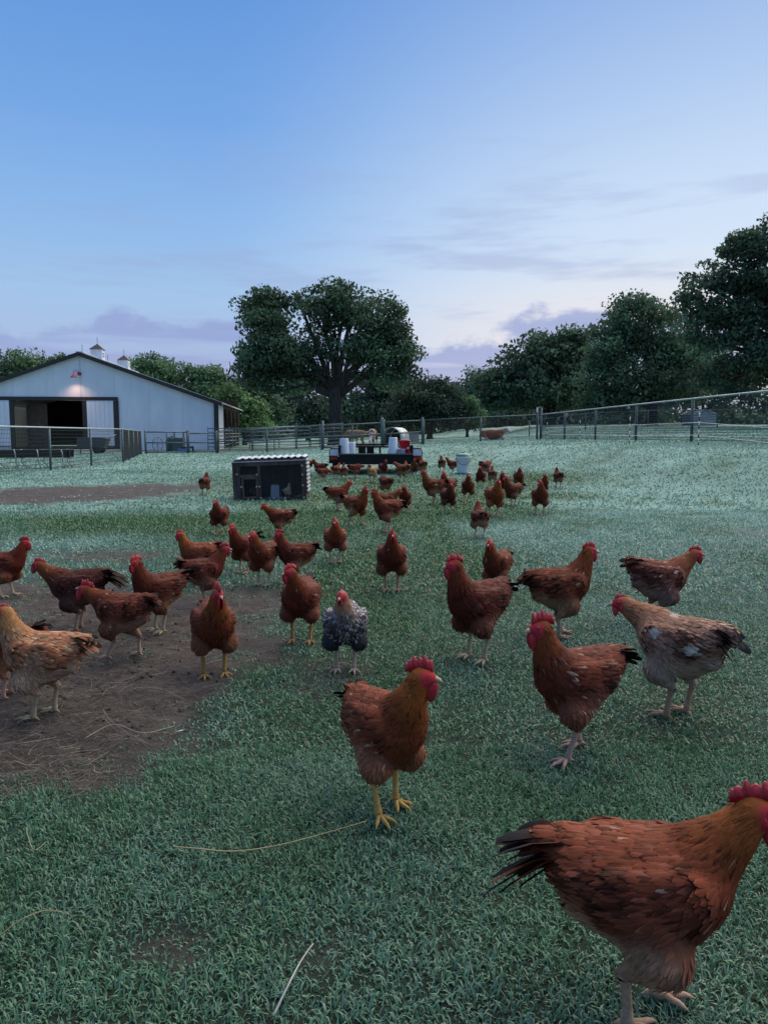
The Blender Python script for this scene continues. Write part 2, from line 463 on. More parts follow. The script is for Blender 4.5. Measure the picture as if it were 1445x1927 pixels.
# --- straw and dead stems over the bare earth
def ribbons(pts, w):
    """pts (n,k,3), w (n,) -> flat strips"""
    n, k, _ = pts.shape
    tng = np.gradient(pts, axis=1); tng /= np.linalg.norm(tng, axis=2, keepdims=True) + 1e-9
    s = np.cross(tng, np.array([0, 0, 1.0])); s /= np.linalg.norm(s, axis=2, keepdims=True) + 1e-9
    up = np.cross(s, tng)
    w = w[:, None, None]
    V = np.stack([pts - s * w, pts + up * w * .9, pts + s * w], 2)      # (n,k,3,3): a low ridge
    b = (np.arange(n) * k * 3)[:, None, None] + (np.arange(k - 1) * 3)[None, :, None]
    F = np.concatenate([b + np.array([0, 1, 4, 3]), b + np.array([1, 2, 5, 4])], 1)
    return V.reshape(-1, 3), F.reshape(-1, 4)
n = 80000
x = -4.6 + 5.0 * RNG.random(n); y = 2.2 + 4.6 * RNG.random(n) ** 1.2
m = (dirt(x, y) > .35) & (fbm(x * 1.6 + 9, y * 1.6, 3) > RNG.random(n) * .36 + .30)
x, y = x[m], y[m]; n = len(x)
yaw = RNG.normal(.35, 1.0, n) ; L = .015 + .12 * RNG.random(n) ** 2.6
k = 3; tt = np.linspace(-.5, .5, k)
bend = RNG.normal(0, .25, n)
px = x[:, None] + L[:, None] * (tt * np.cos(yaw)[:, None] - bend[:, None] * (tt ** 2) * np.sin(yaw)[:, None])
py = y[:, None] + L[:, None] * (tt * np.sin(yaw)[:, None] + bend[:, None] * (tt ** 2) * np.cos(yaw)[:, None])
pz = gzn(px, py) + .003 + .010 * RNG.random((n, 1)) + .010 * RNG.normal(0, 1, (n, 1)) * tt
V, F = ribbons(np.stack([px, py, pz], -1), .0004 + .0006 * RNG.random(n))
c = np.array([[.19, .155, .115], [.11, .088, .070], [.060, .048, .042], [.27, .22, .15]])[RNG.choice(4, n, p=[.22, .40, .34, .04])] * (.6 + .6 * RNG.random((n, 1)))
m_straw = colmat('dry_straw', .75, .2)
tag(link('straw', np_mesh('straw', V, F, m_straw, np.repeat(c, 3 * k, 0))), 'dry straw scattered over the bare earth', 'straw', kind='stuff')

# --- clods and crumbs of earth
n = 5200
x = -4.6 + 5.0 * RNG.random(n); y = 2.2 + 4.6 * RNG.random(n) ** 1.2
m = (dirt(x, y) > .5) & (fbm(x * 2.1 + 3, y * 2.1 + 8, 3) > .42); x, y = x[m], y[m]; n = len(x)
r = .003 + .011 * RNG.random(n) ** 4
O6 = np.array([[1, 0, 0], [0, 1, 0], [-1, 0, 0], [0, -1, 0], [0, 0, .8], [0, 0, -.6]])
V = (np.stack([x, y, gzn(x, y) + r * .25], -1)[:, None, :] + O6 * r[:, None, None] * (.6 + .7 * RNG.random((n, 6, 1)))).reshape(-1, 3)
F8 = np.array([[0, 1, 4], [1, 2, 4], [2, 3, 4], [3, 0, 4], [1, 0, 5], [2, 1, 5], [3, 2, 5], [0, 3, 5]])
tag(link('earth_clods', np_mesh('earth_clods', V, (np.arange(n)[:, None, None] * 6 + F8).reshape(-1, 3), plain('earth_crumb', (.070, .054, .047), .95, 0, .5, 30))), 'crumbs of bare earth scratched up by the flock', 'clods', kind='stuff')

# --- single long stems that can be picked out
def stem(pix, w, col, label):
    P = [at(u, v) for u, v in pix]
    for p, h in zip(P, [.02] + [.045] * (len(P) - 2) + [.03]): p.z += h
    # smooth curve through the points
    out = []
    for i in range(len(P) - 1):
        a, b_, c_, d_ = P[max(i - 1, 0)], P[i], P[i + 1], P[min(i + 2, len(P) - 1)]
        for q in np.linspace(0, 1, 5, endpoint=False):
            out.append(.5 * ((2 * b_) + (c_ - a) * q + (2 * a - 5 * b_ + 4 * c_ - d_) * q * q + (3 * b_ - 3 * c_ + d_ - a) * q ** 3))
    out.append(P[-1])
    o = MB().tube(out, [w * (1 - .5 * i / len(out)) for i in range(len(out))], 5).build('dry_stem', plain('stem_' + str(len(bpy.data.materials)), col, .6), smooth=True)
    tag(o, label, 'stem', 'long dry stems lying in the grass')
stem([(328, 1607), (375, 1628), (440, 1633), (520, 1622), (610, 1598), (690, 1564)], .0022, (.36, .27, .13), 'long curved tan grass stem lying across the foreground grass')
stem([(515, 1930), (545, 1890), (568, 1845), (590, 1800)], .0026, (.36, .34, .33), 'pale stem pointing up from the bottom edge of the picture')
stem([(0, 1778), (45, 1765), (92, 1748), (135, 1745)], .0018, (.30, .25, .12), 'yellowish stem in the grass at the lower left edge')
stem([(160, 1400), (215, 1385), (270, 1402), (330, 1380)], .0018, (.33, .27, .19), 'thin straw on the bare earth nearest the foreground grass')
stem([(195, 1345), (210, 1378), (240, 1400), (290, 1420)], .0016, (.20, .16, .12), 'dark thin twig curving over the bare earth')
stem([(52, 1570), (54, 1600), (66, 1630), (88, 1605)], .0015, (.28, .25, .15), 'short bent straw in the grass below the bare earth')
# --- beads of dew that catch the sky
n = 5200
x, y = scatter(1.1, 5.5, n); m = (dirt(x, y) < .3) & (dew(x, y) > .3); x, y = x[m], y[m]; n = len(x)
z = gzn(x, y) + .018 + .028 * RNG.random(n); r = (.0007 + .0009 * RNG.random(n) ** 3) * (.6 + y * .22)
O = np.array([[1, 0, 0], [0, 1, 0], [-1, 0, 0], [0, -1, 0], [0, 0, 1], [0, 0, -1.0]])
V = (np.stack([x, y, z], -1)[:, None, :] + O * r[:, None, None]).reshape(-1, 3)
F = (np.arange(n)[:, None, None] * 6 + np.array([[0, 1, 4], [1, 2, 4], [2, 3, 4], [3, 0, 4], [1, 0, 5], [2, 1, 5], [3, 2, 5], [0, 3, 5]])).reshape(-1, 3)
m_dew = plain('dew_bead', (.75, .80, .82), .08, 0, .02, spec=.8)
tag(link('dew_beads', np_mesh('dew_beads', V, F, m_dew)), 'tiny beads of dew on the grass tips', 'dew', kind='stuff')
# ================================================================== the flock
def surface_nets(f, lo, h):
    """f: signed distances on a grid (negative inside) -> vertices, quads"""
    s = f < 0
    nx, ny, nz = f.shape
    c = [s[i:nx - 1 + i, j:ny - 1 + j, k:nz - 1 + k] for i in (0, 1) for j in (0, 1) for k in (0, 1)]
    cnt = sum(a.astype(np.int8) for a in c)
    act = (cnt > 0) & (cnt < 8)
    ci = np.argwhere(act)
    idx = -np.ones(act.shape, np.int64); idx[act] = np.arange(len(ci))
    corners = np.array([(i, j, k) for i in (0, 1) for j in (0, 1) for k in (0, 1)])
    vals = np.stack([f[ci[:, 0] + a, ci[:, 1] + b, ci[:, 2] + d] for a, b, d in corners], 1)
    acc = np.zeros((len(ci), 3)); n = np.zeros(len(ci))
    for a in range(8):
        for b in range(a + 1, 8):
            if np.abs(corners[a] - corners[b]).sum() != 1: continue
            m = (vals[:, a] < 0) != (vals[:, b] < 0)
            t = vals[:, a] / (vals[:, a] - vals[:, b] + 1e-20)
            p = corners[a] + t[:, None] * (corners[b] - corners[a])
            acc[m] += p[m]; n[m] += 1
    V = lo + (ci + acc / n[:, None]) * h
    Q = []
    for ax in range(3):
        b_, c_ = [(1, 2), (2, 0), (0, 1)][ax]
        sl0 = [slice(1, -1)] * 3; sl0[ax] = slice(0, -1)
        sl1 = [slice(1, -1)] * 3; sl1[ax] = slice(1, None)
        m = s[tuple(sl0)] != s[tuple(sl1)]
        flip = s[tuple(sl0)][m]
        e = np.argwhere(m); add = np.ones(3, int); add[ax] = 0; e = e + add
        def g(db, dc):
            q = e.copy(); q[:, b_] += db; q[:, c_] += dc
            return idx[q[:, 0], q[:, 1], q[:, 2]]
        quad = np.stack([g(-1, -1), g(0, -1), g(0, 0), g(-1, 0)], 1)
        quad[~flip] = quad[~flip][:, ::-1]
        Q.append(quad)
    Q = np.concatenate(Q)
    return V, Q[(Q >= 0).all(1)]
def cone_sdf(P, a, b, ra, rb, sc):
    """distance to a round cone; sc squashes space (x,y,z) about its axis"""
    sc = np.asarray(sc)
    p = (P - a) * sc; d = (b - a) * sc
    t = np.clip((p @ d) / (d @ d + 1e-12), 0, 1)
    return np.linalg.norm(p - t[..., None] * d, axis=-1) - (ra + (rb - ra) * t)
def blob_mesh(prims, h, k=.018):
    """prims: list of (a, b, ra, rb, scale, zone, flow) -> V, Q, weights per prim"""
    A = np.array([p[0] for p in prims] + [p[1] for p in prims]); r = max(max(p[2], p[3]) for p in prims)
    lo = A.min(0) - r - 3 * h; hi = A.max(0) + r + 3 * h
    n = np.ceil((hi - lo) / h).astype(int)
    ax = [(lo[i] + np.arange(n[i]) * h).astype(np.float32) for i in range(3)]
    f = np.full(tuple(n), .2, np.float32)
    for a, b, ra, rb, sc, *_ in prims:
        kk = min(k * (1.9 if _[0] == 6 else 1.0), .8 * min(ra, rb) + .004)
        m = max(ra, rb) * 1.0 / min(1.0, min(sc)) + kk + 2.5 * h      # only where this piece matters
        i0 = np.clip(np.floor((np.minimum(a, b) - m - lo) / h).astype(int), 0, n - 1); i1 = np.clip(np.ceil((np.maximum(a, b) + m - lo) / h).astype(int) + 1, 1, n)
        sl = tuple(slice(p, q) for p, q in zip(i0, i1))
        G = np.stack(np.meshgrid(*[ax[i][sl[i]] for i in range(3)], indexing='ij'), -1)
        d = cone_sdf(G, a.astype(np.float32), b.astype(np.float32), ra, rb, np.asarray(sc, np.float32)).astype(np.float32)
        g = f[sl]
        hh = np.clip(.5 + .5 * (d - g) / kk, 0, 1); f[sl] = d * (1 - hh) + g * hh - kk * hh * (1 - hh)
    V, Q = surface_nets(f, lo, h)
    return V, Q
def prim_weights(V, prims, s=.012):
    D = np.stack([cone_sdf(V, p[0], p[1], p[2], p[3], p[4]) for p in prims], 1)
    W = np.exp(-(D - D.min(1, keepdims=True)) / s); W /= W.sum(1, keepdims=True)
    return D, W
def vert_normals(V, Q):
    n = np.cross(V[Q[:, 2]] - V[Q[:, 0]], V[Q[:, 3]] - V[Q[:, 1]])
    N_ = np.zeros_like(V)
    for i in range(4): np.add.at(N_, Q[:, i], n)
    return N_ / (np.linalg.norm(N_, axis=1, keepdims=True) + 1e-12)

# plumage palettes: linear albedo per body zone
PAL = {
    'red':   dict(neck=(.36, .115, .030), neck2=(.25, .066, .024), back=(.27, .080, .036), breast=(.185, .050, .026), wing=(.28, .082, .036), thigh=(.26, .105, .058), fluff=(.42, .255, .155), tail=(.20, .065, .03), tip=(.018, .018, .022), edge=1.28, spot=.02),
    'amber': dict(neck=(.46, .165, .035), neck2=(.34, .10, .028), back=(.33, .105, .044), breast=(.23, .066, .03), wing=(.30, .092, .04), thigh=(.32, .15, .085), fluff=(.46, .30, .19), tail=(.24, .075, .03), tip=(.018, .018, .022), edge=1.35, spot=.012),
    'maroon': dict(neck=(.30, .075, .026), neck2=(.21, .048, .022), back=(.21, .055, .03), breast=(.145, .036, .022), wing=(.20, .052, .028), thigh=(.21, .075, .045), fluff=(.34, .19, .115), tail=(.12, .04, .022), tip=(.016, .016, .020), edge=1.2, spot=.01),
    'dark':  dict(neck=(.40, .15, .04), neck2=(.23, .075, .032), back=(.165, .055, .038), breast=(.085, .034, .027), wing=(.125, .042, .033), thigh=(.085, .042, .035), fluff=(.16, .10, .075), tail=(.06, .03, .025), tip=(.014, .018, .022), edge=1.35, spot=.03),
    'tan':   dict(neck=(.50, .23, .085), neck2=(.44, .20, .085), back=(.42, .17, .085), breast=(.40, .17, .085), wing=(.36, .125, .06), thigh=(.50, .33, .22), fluff=(.54, .40, .29), tail=(.26, .11, .06), tip=(.03, .028, .03), edge=1.6, spot=.30),
    'pale':  dict(neck=(.40, .165, .075), neck2=(.34, .155, .085), back=(.32, .165, .110), breast=(.33, .17, .11), wing=(.26, .115, .075), thigh=(.40, .275, .205), fluff=(.46, .34, .26), tail=(.20, .08, .05), tip=(.018, .018, .022), edge=1.35, spot=.12),
    'barred': dict(neck=(.34, .17, .08), neck2=(.20, .13, .085), back=(.05, .05, .05), breast=(.022, .022, .024), wing=(.03, .03, .03), thigh=(.034, .032, .030), fluff=(.05, .048, .046), tail=(.04, .04, .045), tip=(.015, .015, .018), edge=1.0, spot=0.0),
    'buff':  dict(neck=(.50, .33, .18), neck2=(.52, .38, .22), back=(.55, .44, .28), breast=(.52, .42, .28), wing=(.50, .38, .23), thigh=(.54, .44, .30), fluff=(.58, .50, .36), tail=(.45, .34, .20), tip=(.30, .22, .13), edge=1.15, spot=.05),
    'gold':  dict(neck=(.42, .18, .07), neck2=(.44, .22, .10), back=(.48, .27, .14), breast=(.40, .20, .10), wing=(.44, .24, .12), thigh=(.44, .28, .17), fluff=(.52, .38, .26), tail=(.46, .28, .15), tip=(.32, .19, .10), edge=1.3, spot=.1),
    'smoky': dict(neck=(.42, .17, .055), neck2=(.32, .125, .055), back=(.27, .10, .055), breast=(.22, .09, .055), wing=(.20, .08, .05), thigh=(.18, .11, .085), fluff=(.26, .18, .14), tail=(.16, .06, .035), tip=(.016, .017, .02), edge=1.4, spot=.06),
}
M_PLUME = colmat('feathers', .72, .14, tint=True, bump=.25)
M_FLESH = plain('comb_flesh', (.42, .013, .022), .42, 0, .22, 60, .3, .5)
M_HENFLESH = plain('hen_comb_flesh', (.42, .030, .036), .45, 0, .22, 60, .3, .5)
M_BEAK = plain('beak_horn', (.40, .29, .17), .4, 0, .25, 40)
M_EYE = plain('eye_amber', (.03, .012, .006), .08, 0, .1, spec=.8)
LEGC = {'yellow': (.46, .27, .085), 'pink': (.45, .27, .175), 'horn': (.42, .31, .20)}
ZN = {z: i for i, z in enumerate(('back', 'breast', 'neck', 'neck2', 'head', 'wing', 'thigh', 'fluff'))}
V3 = lambda x, y, z: np.array([x, y, z], float)

def bird_parts(pal='red', neck=0., yaw=0., body=0., stride=0., spread=0., plump=1., comb=1., legs='yellow', feathers=1100, h=.009, seed=0,
               tail=1., tailup=14., headp=0., crouch=0., longneck=1., patches=0, comb_lop=0., black=1.0):
    """one bird facing +X with its feet on z=0; returns name -> (mesh, material list) ready to be linked"""
    rng = np.random.default_rng(seed + 100)
    P = {k_: (tuple(np.array(v_) * ((.80, .71, .70) if pal == 'tan' else (.92, .88, .86) if pal in ('pale', 'gold') else (.90, .82, .78) if k_ == 'fluff' else (.70, .54, .50) if k_ == 'thigh' else (.53, .385, .375))) if isinstance(v_, tuple) and pal not in ('barred', 'buff') else v_) for k_, v_ in PAL[pal].items()}
    bz = .020 - crouch
    cb, sb = math.cos(R(body)), math.sin(R(body))
    def tb(x, y, z):        # tilt of the trunk about the hips (nose down positive)
        dx, dz = x - 0.0, z - .23
        return V3(dx * cb + dz * sb, y, .23 - dx * sb + dz * cb + bz)
    pw = plump
    ysq = 1 / (1.0 * pw)
    prims = []
    def add(a, b, ra, rb, zone, flow, sc=(1, 1, 1)): prims.append((np.asarray(a, float), np.asarray(b, float), ra, rb, sc, ZN[zone], np.asarray(flow, float)))
    sq = (1, ysq, 1)
    back = (-1, 0, -.10)
    add(tb(-.185, 0, .330), tb(-.135, 0, .300), .026, .058, 'back', back, sq)
    add(tb(-.135, 0, .300), tb(-.07, 0, .272), .058, .086, 'back', back, sq)
    add(tb(-.07, 0, .272), tb(-.005, 0, .262), .086, .094, 'back', back, sq)
    add(tb(-.005, 0, .262), tb(.05, 0, .270), .094, .090, 'back', back, sq)
    add(tb(.05, 0, .270), tb(.078, 0, .288), .090, .078, 'breast', (-.6, 0, -.8), sq)
    add(tb(.052, 0, .232), tb(.082, 0, .262), .066, .064, 'breast', (-.75, 0, -.65), sq)
    add(tb(-.02, 0, .205), tb(.04, 0, .212), .062, .064, 'breast', (-1, 0, -.1), sq)
    add(tb(-.105, 0, .235), tb(-.03, 0, .205), .058, .066, 'fluff', (-.7, 0, -.7), sq)
    # neck and head
    base = tb(.078, 0, .300)
    th0 = [34, 25, 17, 12, 8]; am = [.55, .9, 1.05, 1.1, 1.05]; rs = [.076, .063, .050, .0405, .0335, .0285]
    ln = [.035, .034, .033, .031, .026]
    pts = [base]; dirs = []
    for i in range(5):
        th = R(th0[i] + neck * am[i] + body * .35); yw = R(yaw) * (0, .15, .35, .6, .9)[i]
        d = V3(math.sin(th) * math.cos(yw), math.sin(th) * math.sin(yw), math.cos(th)); dirs.append(d)
        pts.append(pts[-1] + d * ln[i] * longneck)
    for i in range(5):
        add(pts[i], pts[i + 1], rs[i], rs[i + 1], 'neck2' if i < 2 else 'neck', -dirs[i], (1, 1.04, 1))
    hp = R(headp - max(0, neck - 45) * .75); hy = R(yaw)
    hf = V3(math.cos(hp) * math.cos(hy), math.cos(hp) * math.sin(hy), math.sin(hp))
    hl = V3(-math.sin(hy), math.cos(hy), 0); hu = np.cross(hf, hl)
    HC = pts[-1] + hf * .008 + hu * .006
    HM = np.stack([hf, hl, hu], 1) * 1.14              # head frame -> bird frame
    add(HC - hf * .006, HC + hf * .014, .0290, .0240, 'head', -hf, (1, 1.15, 1))
    add(HC + hf * .014 - hu * .003, HC + hf * .032 - hu * .005, .0215, .0140, 'head', -hf, (1, 1.15, 1))
    # wings folded against the flanks
    for s in (1, -1):
        add(tb(.052, s * .077 * pw, .287), tb(-.05, s * .083 * pw, .278), .050, .052, 'wing', (-1, 0, -.16), (1, 2.4, 1))
        add(tb(-.05, s * .083 * pw, .278), tb(-.140, s * .052 * pw, .287), .050, .024, 'wing', (-1, 0, .02), (1, 2.4, 1))
    # thighs, down to the hock
    feet = []
    for s in (1, -1):
        fx = s * stride * .5 + .004; hip = tb(-.012, s * .050 * pw, .225)
        lift = 0.0
        foot = V3(fx, s * (.048 + spread), .008)
        hock = V3(-.022 + fx * .72, s * (.054 + spread * .8), .122 - crouch * .5 - abs(stride) * .06)
        knee = V3(.030 + fx * .35, s * .068 * pw, .182 - crouch * .7)
        fl = (hock - knee) / np.linalg.norm(hock - knee)
        add(hip, knee, .062, .050, 'thigh', (-.35, 0, -.95), (1, 1.12, 1))
        add(knee, hock + V3(.004, 0, .010), .047, .0175, 'thigh', fl, (1, 1.05, 1))
        feet.append((hock, foot, s))
    V, Q = blob_mesh(prims, h)
    Nn = vert_normals(V, Q)
    D, W = prim_weights(V, prims)
    zone = np.array([p[5] for p in prims])[D.argmin(1)]
    flow = W @ np.array([p[6] for p in prims])
    zc = np.zeros((8, 3))
    for z, i in ZN.items(): zc[i] = P['neck'] if z == 'head' else P[z]
    wz = np.zeros((len(V), 8))
    for j, p in enumerate(prims): wz[:, p[5]] += W[:, j]
    def shade(wz, Pos, Nm, rng):
        c = wz @ zc
        # pale downy underside behind the legs, darker breast keel
        nz = fbm(Pos[:, 0] * 30 + seed, Pos[:, 2] * 30 + Pos[:, 1] * 12, 3) - .5
        und = np.clip((.238 + bz + .05 * nz - Pos[:, 2]) / .055, 0, 1) * np.clip((.055 + .08 * nz - Pos[:, 0]) / .09, 0, 1) * (wz[:, ZN['thigh']] * .7 + wz[:, ZN['fluff']] + wz[:, ZN['breast']] * .9 + wz[:, ZN['back']] * .7)
        und = np.clip(und, 0, 1)[:, None] * .95
        c = c * (1 - und) + np.array(P['fluff']) * und
        return c
    colr = shade(wz, V, Nn, rng)
    # bare red skin of the face
    q = (V - HC) @ HM / 1.3
    face = (np.clip((q[:, 0] + .004) / .008, 0, 1) * np.clip((.022 - q[:, 2]) / .006, 0, 1) * (wz[:, ZN['head']] > .3))[:, None]
    colr = colr * (1 - face) + np.array([.42, .030, .036]) * face
    # --- legs and toes, grown out of the thighs, in the same mesh
    LV, LF, LC = [V], [Q], [colr]; off = len(V)
    lc = np.array(LEGC[legs])
    def tube_np(pts, rs, n=7):
        nonlocal off
        mb = MB(); mb.tube(pts, list(rs), n, cap=False)
        v = np.array([tuple(p) for p in mb.v]); f = np.array(mb.f)
        LV.append(v); LF.append(f + off); off += len(v)
        LC.append(lc * (.8 + .4 * rng.random((len(v), 1))))
    for hock, foot, s in feet:
        ank = foot + V3(-.004, 0, .012)
        tube_np([hock + V3(.006, 0, .02), hock], (.0125, .0135), 9)
        q_ = np.linspace(0, 1, 22)       # shank with rings of scales
        tube_np([hock * (1 - w_) + ank * w_ + V3(.0025 * math.sin(math.pi * w_), 0, 0) for w_ in q_] + [foot + V3(.004, 0, .002)],
                [(.0130 - .0036 * math.sin(math.pi * min(1, w_ * 1.1)) ** .6) * (1 + .05 * (-1) ** i_) for i_, w_ in enumerate(q_)] + [.0105], 9)
        out = R(7) * s
        for a, l in ((0, .064), (36, .052), (-36, .050), (168, .026)):
            aa = R(a) + out; dx, dy = math.cos(aa), math.sin(aa)
            o = foot + V3(.002, 0, .003)
            P0 = [o, o + V3(dx * l * .3, dy * l * .3, .0065), o + V3(dx * l * .55, dy * l * .55, .002), o + V3(dx * l * .82, dy * l * .82, .0025), o + V3(dx * l, dy * l, -.001), o + V3(dx * (l + .011), dy * (l + .011), -.006)]
            tube_np(P0, (.0098, .0072, .0074, .0060, .0042, .0008), 7)
    out = {}
    me = np_mesh('bird_body', np.concatenate(LV), LF, M_PLUME, np.concatenate(LC))
    out['body'] = me
    # --- feathers laid like shingles along the flow
    tri = np.concatenate([Q[:, [0, 1, 2]], Q[:, [0, 2, 3]]])
    ar = np.linalg.norm(np.cross(V[tri[:, 1]] - V[tri[:, 0]], V[tri[:, 2]] - V[tri[:, 0]]), axis=1)
    tz = zone[tri[:, 0]]
    ar = ar * np.where(tz == ZN['head'], .9, np.where((tz == ZN['neck']), 1.9, np.where(tz == ZN['neck2'], 1.4, 1.0)))
    pick = rng.choice(len(tri), feathers, p=ar / ar.sum())
    bc = rng.dirichlet((1, 1, 1), feathers)
    tp = tri[pick]
    root = (V[tp] * bc[..., None]).sum(1); nn = (Nn[tp] * bc[..., None]).sum(1); nn /= np.linalg.norm(nn, axis=1, keepdims=True)
    fl = (flow[tp] * bc[..., None]).sum(1); ww = (wz[tp] * bc[..., None]).sum(1); zz = zone[tp[:, 0]]
    qh = (root - HC) @ HM / 1.3
    ok = ~((zz == ZN['head']) & (qh[:, 0] > -.006)) & ~((qh[:, 0] > .004) & (np.linalg.norm(qh, axis=1) < .045))
    root, nn, fl, ww, zz = root[ok], nn[ok], fl[ok], ww[ok], zz[ok]
    # lay them from the tail forward so the overlap follows the body
    fl = fl + rng.normal(0, .09, fl.shape)
    fl -= nn * (fl * nn).sum(1, keepdims=True); fl /= np.linalg.norm(fl, axis=1, keepdims=True) + 1e-9
    sd = np.cross(nn, fl); n = len(root)
    Lz = np.array([.040, .030, .030, .034, .011, .040, .026, .036]); Wz = np.array([.019, .018, .0085, .012, .006, .021, .014, .016])
    sc_f = math.sqrt(1100 / feathers) ** .75
    L = Lz[zz] * (.75 + .5 * rng.random(n)) * (.55 + .45 * sc_f); Wd = Wz[zz] * (.8 + .4 * rng.random(n)) * sc_f
    soft = np.isin(zz, (ZN['fluff'], ZN['thigh'])); Wd = np.where(soft, Wd * .62, Wd * 1.12); L = np.where(soft, L * .95, L * .98)
    # long flight feathers at the rear of the wing
    rear = (zz == ZN['wing']) & (root[:, 0] < -.03)
    L = np.where(rear, L * 1.2, L); Wd = np.where(rear, Wd * .85, Wd)
    lift = np.where((zz == ZN['fluff']) | (zz == ZN['thigh']), .05 + .13 * rng.random(n), .035 + .055 * rng.random(n))
    c = shade(ww, root, nn, rng)
    lowf = fbm(root[:, 0] * 26 + seed * 3.7, root[:, 2] * 26 + root[:, 1] * 19, 3)[:, None]      # broad mottling of the coat
    c = c * (.86 + .28 * rng.random((n, 1))) * (.55 + .9 * lowf)
    sp = rng.random(n) < P['spot'] * np.where(np.isin(zz, (ZN['back'], ZN['wing'], ZN['thigh'], ZN['neck2'])), 1, .3)
    c[sp] = c[sp] * .55 + .45 * np.array([.58, .42, .29]) * (.6 + .6 * rng.random((sp.sum(), 1)))
    dkf = (rng.random(n) < .16) & np.isin(zz, (ZN['back'], ZN['wing'], ZN['neck2'])); c[dkf] *= .42
    ltf = (rng.random(n) < .10) & np.isin(zz, (ZN['back'], ZN['wing'])); c[ltf] = c[ltf] * 1.35 + .012
    if P['tip'][0] < .1:
        dk = rear & (rng.random(n) < .5) & (pal != 'tan'); c[dk] *= .38
    if patches:         # worn spots where white down shows
        for _ in range(patches):
            i0 = rng.choice(np.flatnonzero(np.isin(zz, (ZN['back'], ZN['wing'], ZN['thigh'])) & (root[:, 0] > -.10)))
            m = np.linalg.norm(root - root[i0], axis=1) < rng.uniform(.012, .022)
            c[m] = np.array([.46, .40, .34]) * (.65 + .5 * rng.random((m.sum(), 1)))
    ed = c * (1 + .55 * (P['edge'] - 1)); md = c.copy()
    nk = np.isin(zz, (ZN['neck'], ZN['neck2'])); md[nk] *= .62 + .25 * rng.random((nk.sum(), 1)); ed[nk] *= 1.12
    if pal == 'barred':
        bl = np.isin(zz, (ZN['back'], ZN['wing'], ZN['neck2'], ZN['breast'])) & (rng.random(n) < np.where(zz == ZN['breast'], .55, .70))
        md[bl] = np.array([.52, .49, .43]) * (.4 + .7 * rng.random((bl.sum(), 1))); ed[bl] = np.array([.014, .014, .017])
    rows, wid = (np.array([0, .38, .76, 1.0]), np.array([.45, 1.0, .86, .18])) if feathers > 3000 else (np.array([0, .55, 1.0]), np.array([.5, 1.0, .28]))
    nr = len(rows)
    cols_ = np.array([-1, 0, 1])
    t = rows[None, :, None, None]; cc = cols_[None, None, :, None]
    FV = (root - nn * .0006)[:, None, None, :] + fl[:, None, None, :] * (L[:, None, None, None] * t) \
        + nn[:, None, None, :] * (L[:, None, None, None] * (lift[:, None, None, None] * t * 1.6 - .07 * t * t) + (1 - abs(cc)) * Wd[:, None, None, None] * .16) \
        + sd[:, None, None, :] * (cc * wid[None, :, None, None] * Wd[:, None, None, None] * .5)
    FC = np.where(cc == 0, md[:, None, None, :], ed[:, None, None, :])
    FC = np.broadcast_to(FC, FV.shape).copy()
    if pal != 'barred': FC[:, -1] = FC[:, -1] * .5 + ed[:, None, :] * .6
    else: FC[:, -1] = np.where(bl[:, None, None], .014, FC[:, -1])
    g = np.arange(3 * nr).reshape(nr, 3)
    fq = np.stack([g[:-1, :-1], g[:-1, 1:], g[1:, 1:], g[1:, :-1]], -1).reshape(-1, 4)
    FF = (np.arange(n)[:, None, None] * (3 * nr) + fq).reshape(-1, 4)
    out['plumage'] = np_mesh('plumage', FV.reshape(-1, 3), FF, M_PLUME, FC.reshape(-1, 3))
    # --- tail: a stubby fan of long feathers with dark ends
    tv, tf, tcx = [], [], []; o2 = 0
    nt_ = 22
    for i in range(nt_):
        lay = i / (nt_ - 1)
        side = rng.uniform(-1, 1); up = rng.uniform(-.35, .8)
        a = R(tailup + 24 * up); yv = R(20 * side * (1 - .4 * abs(up)))
        d = np.array([-math.cos(a) * math.cos(yv), math.sin(yv), math.sin(a)])
        d = np.array([d[0] * cb + d[2] * sb, d[1], -d[0] * sb + d[2] * cb])
        r0 = tb(-.135 + .012 * rng.random(), side * .026 * pw, .318 + .020 * up)
        l = (.085 + .055 * rng.random()) * tail * .9; w = .026 + .012 * rng.random()
        sdv = np.cross(d, [0, 0, 1.0]); sdv /= np.linalg.norm(sdv) + 1e-9
        rollv = side * .9; nv = np.cross(sdv, d); s2 = sdv * math.cos(rollv) + nv * math.sin(rollv); n2 = np.cross(s2, d)
        kb = rng.random() < .62 * black
        base_c = np.array(P['tail']) * (.7 + .6 * rng.random()); tipc = np.array(P['tip']) if kb else base_c * 1.15
        for ti, (tt_, wt) in enumerate(((0, .5), (.3, .9), (.6, 1.05), (.86, .95), (1.0, .45))):
            ctr = r0 + d * l * tt_ + np.array([0, 0, -1]) * l * .28 * tt_ * tt_ * (1 if tail <= 1.2 else 1.5)
            for cx in (-1, 0, 1):
                tv.append(ctr + s2 * cx * w * .5 * wt + n2 * (.0035 if cx == 0 else 0))
                f_ = np.clip((tt_ - .3) / .35, 0, 1); tcx.append(base_c * (1 - f_) + tipc * f_)
        g5 = np.arange(15).reshape(5, 3)
        tf.append(np.stack([g5[:-1, :-1], g5[:-1, 1:], g5[1:, 1:], g5[1:, :-1]], -1).reshape(-1, 4) + o2); o2 += 15
    out['tail'] = np_mesh('tail', np.array(tv), np.concatenate(tf), M_PLUME, np.array(tcx))
    # --- comb: a toothed blade along the crown
    to = lambda x, y, z: Vector(HC + HM @ np.array([x, y, z]))
    nC = 31; ch = .031 * comb ** .9; cl = .030 + .030 * min(comb, 1.15)
    vs_, fs_ = [], []
    jit = rng.random(); fleshy = M_FLESH if comb > .6 else M_HENFLESH
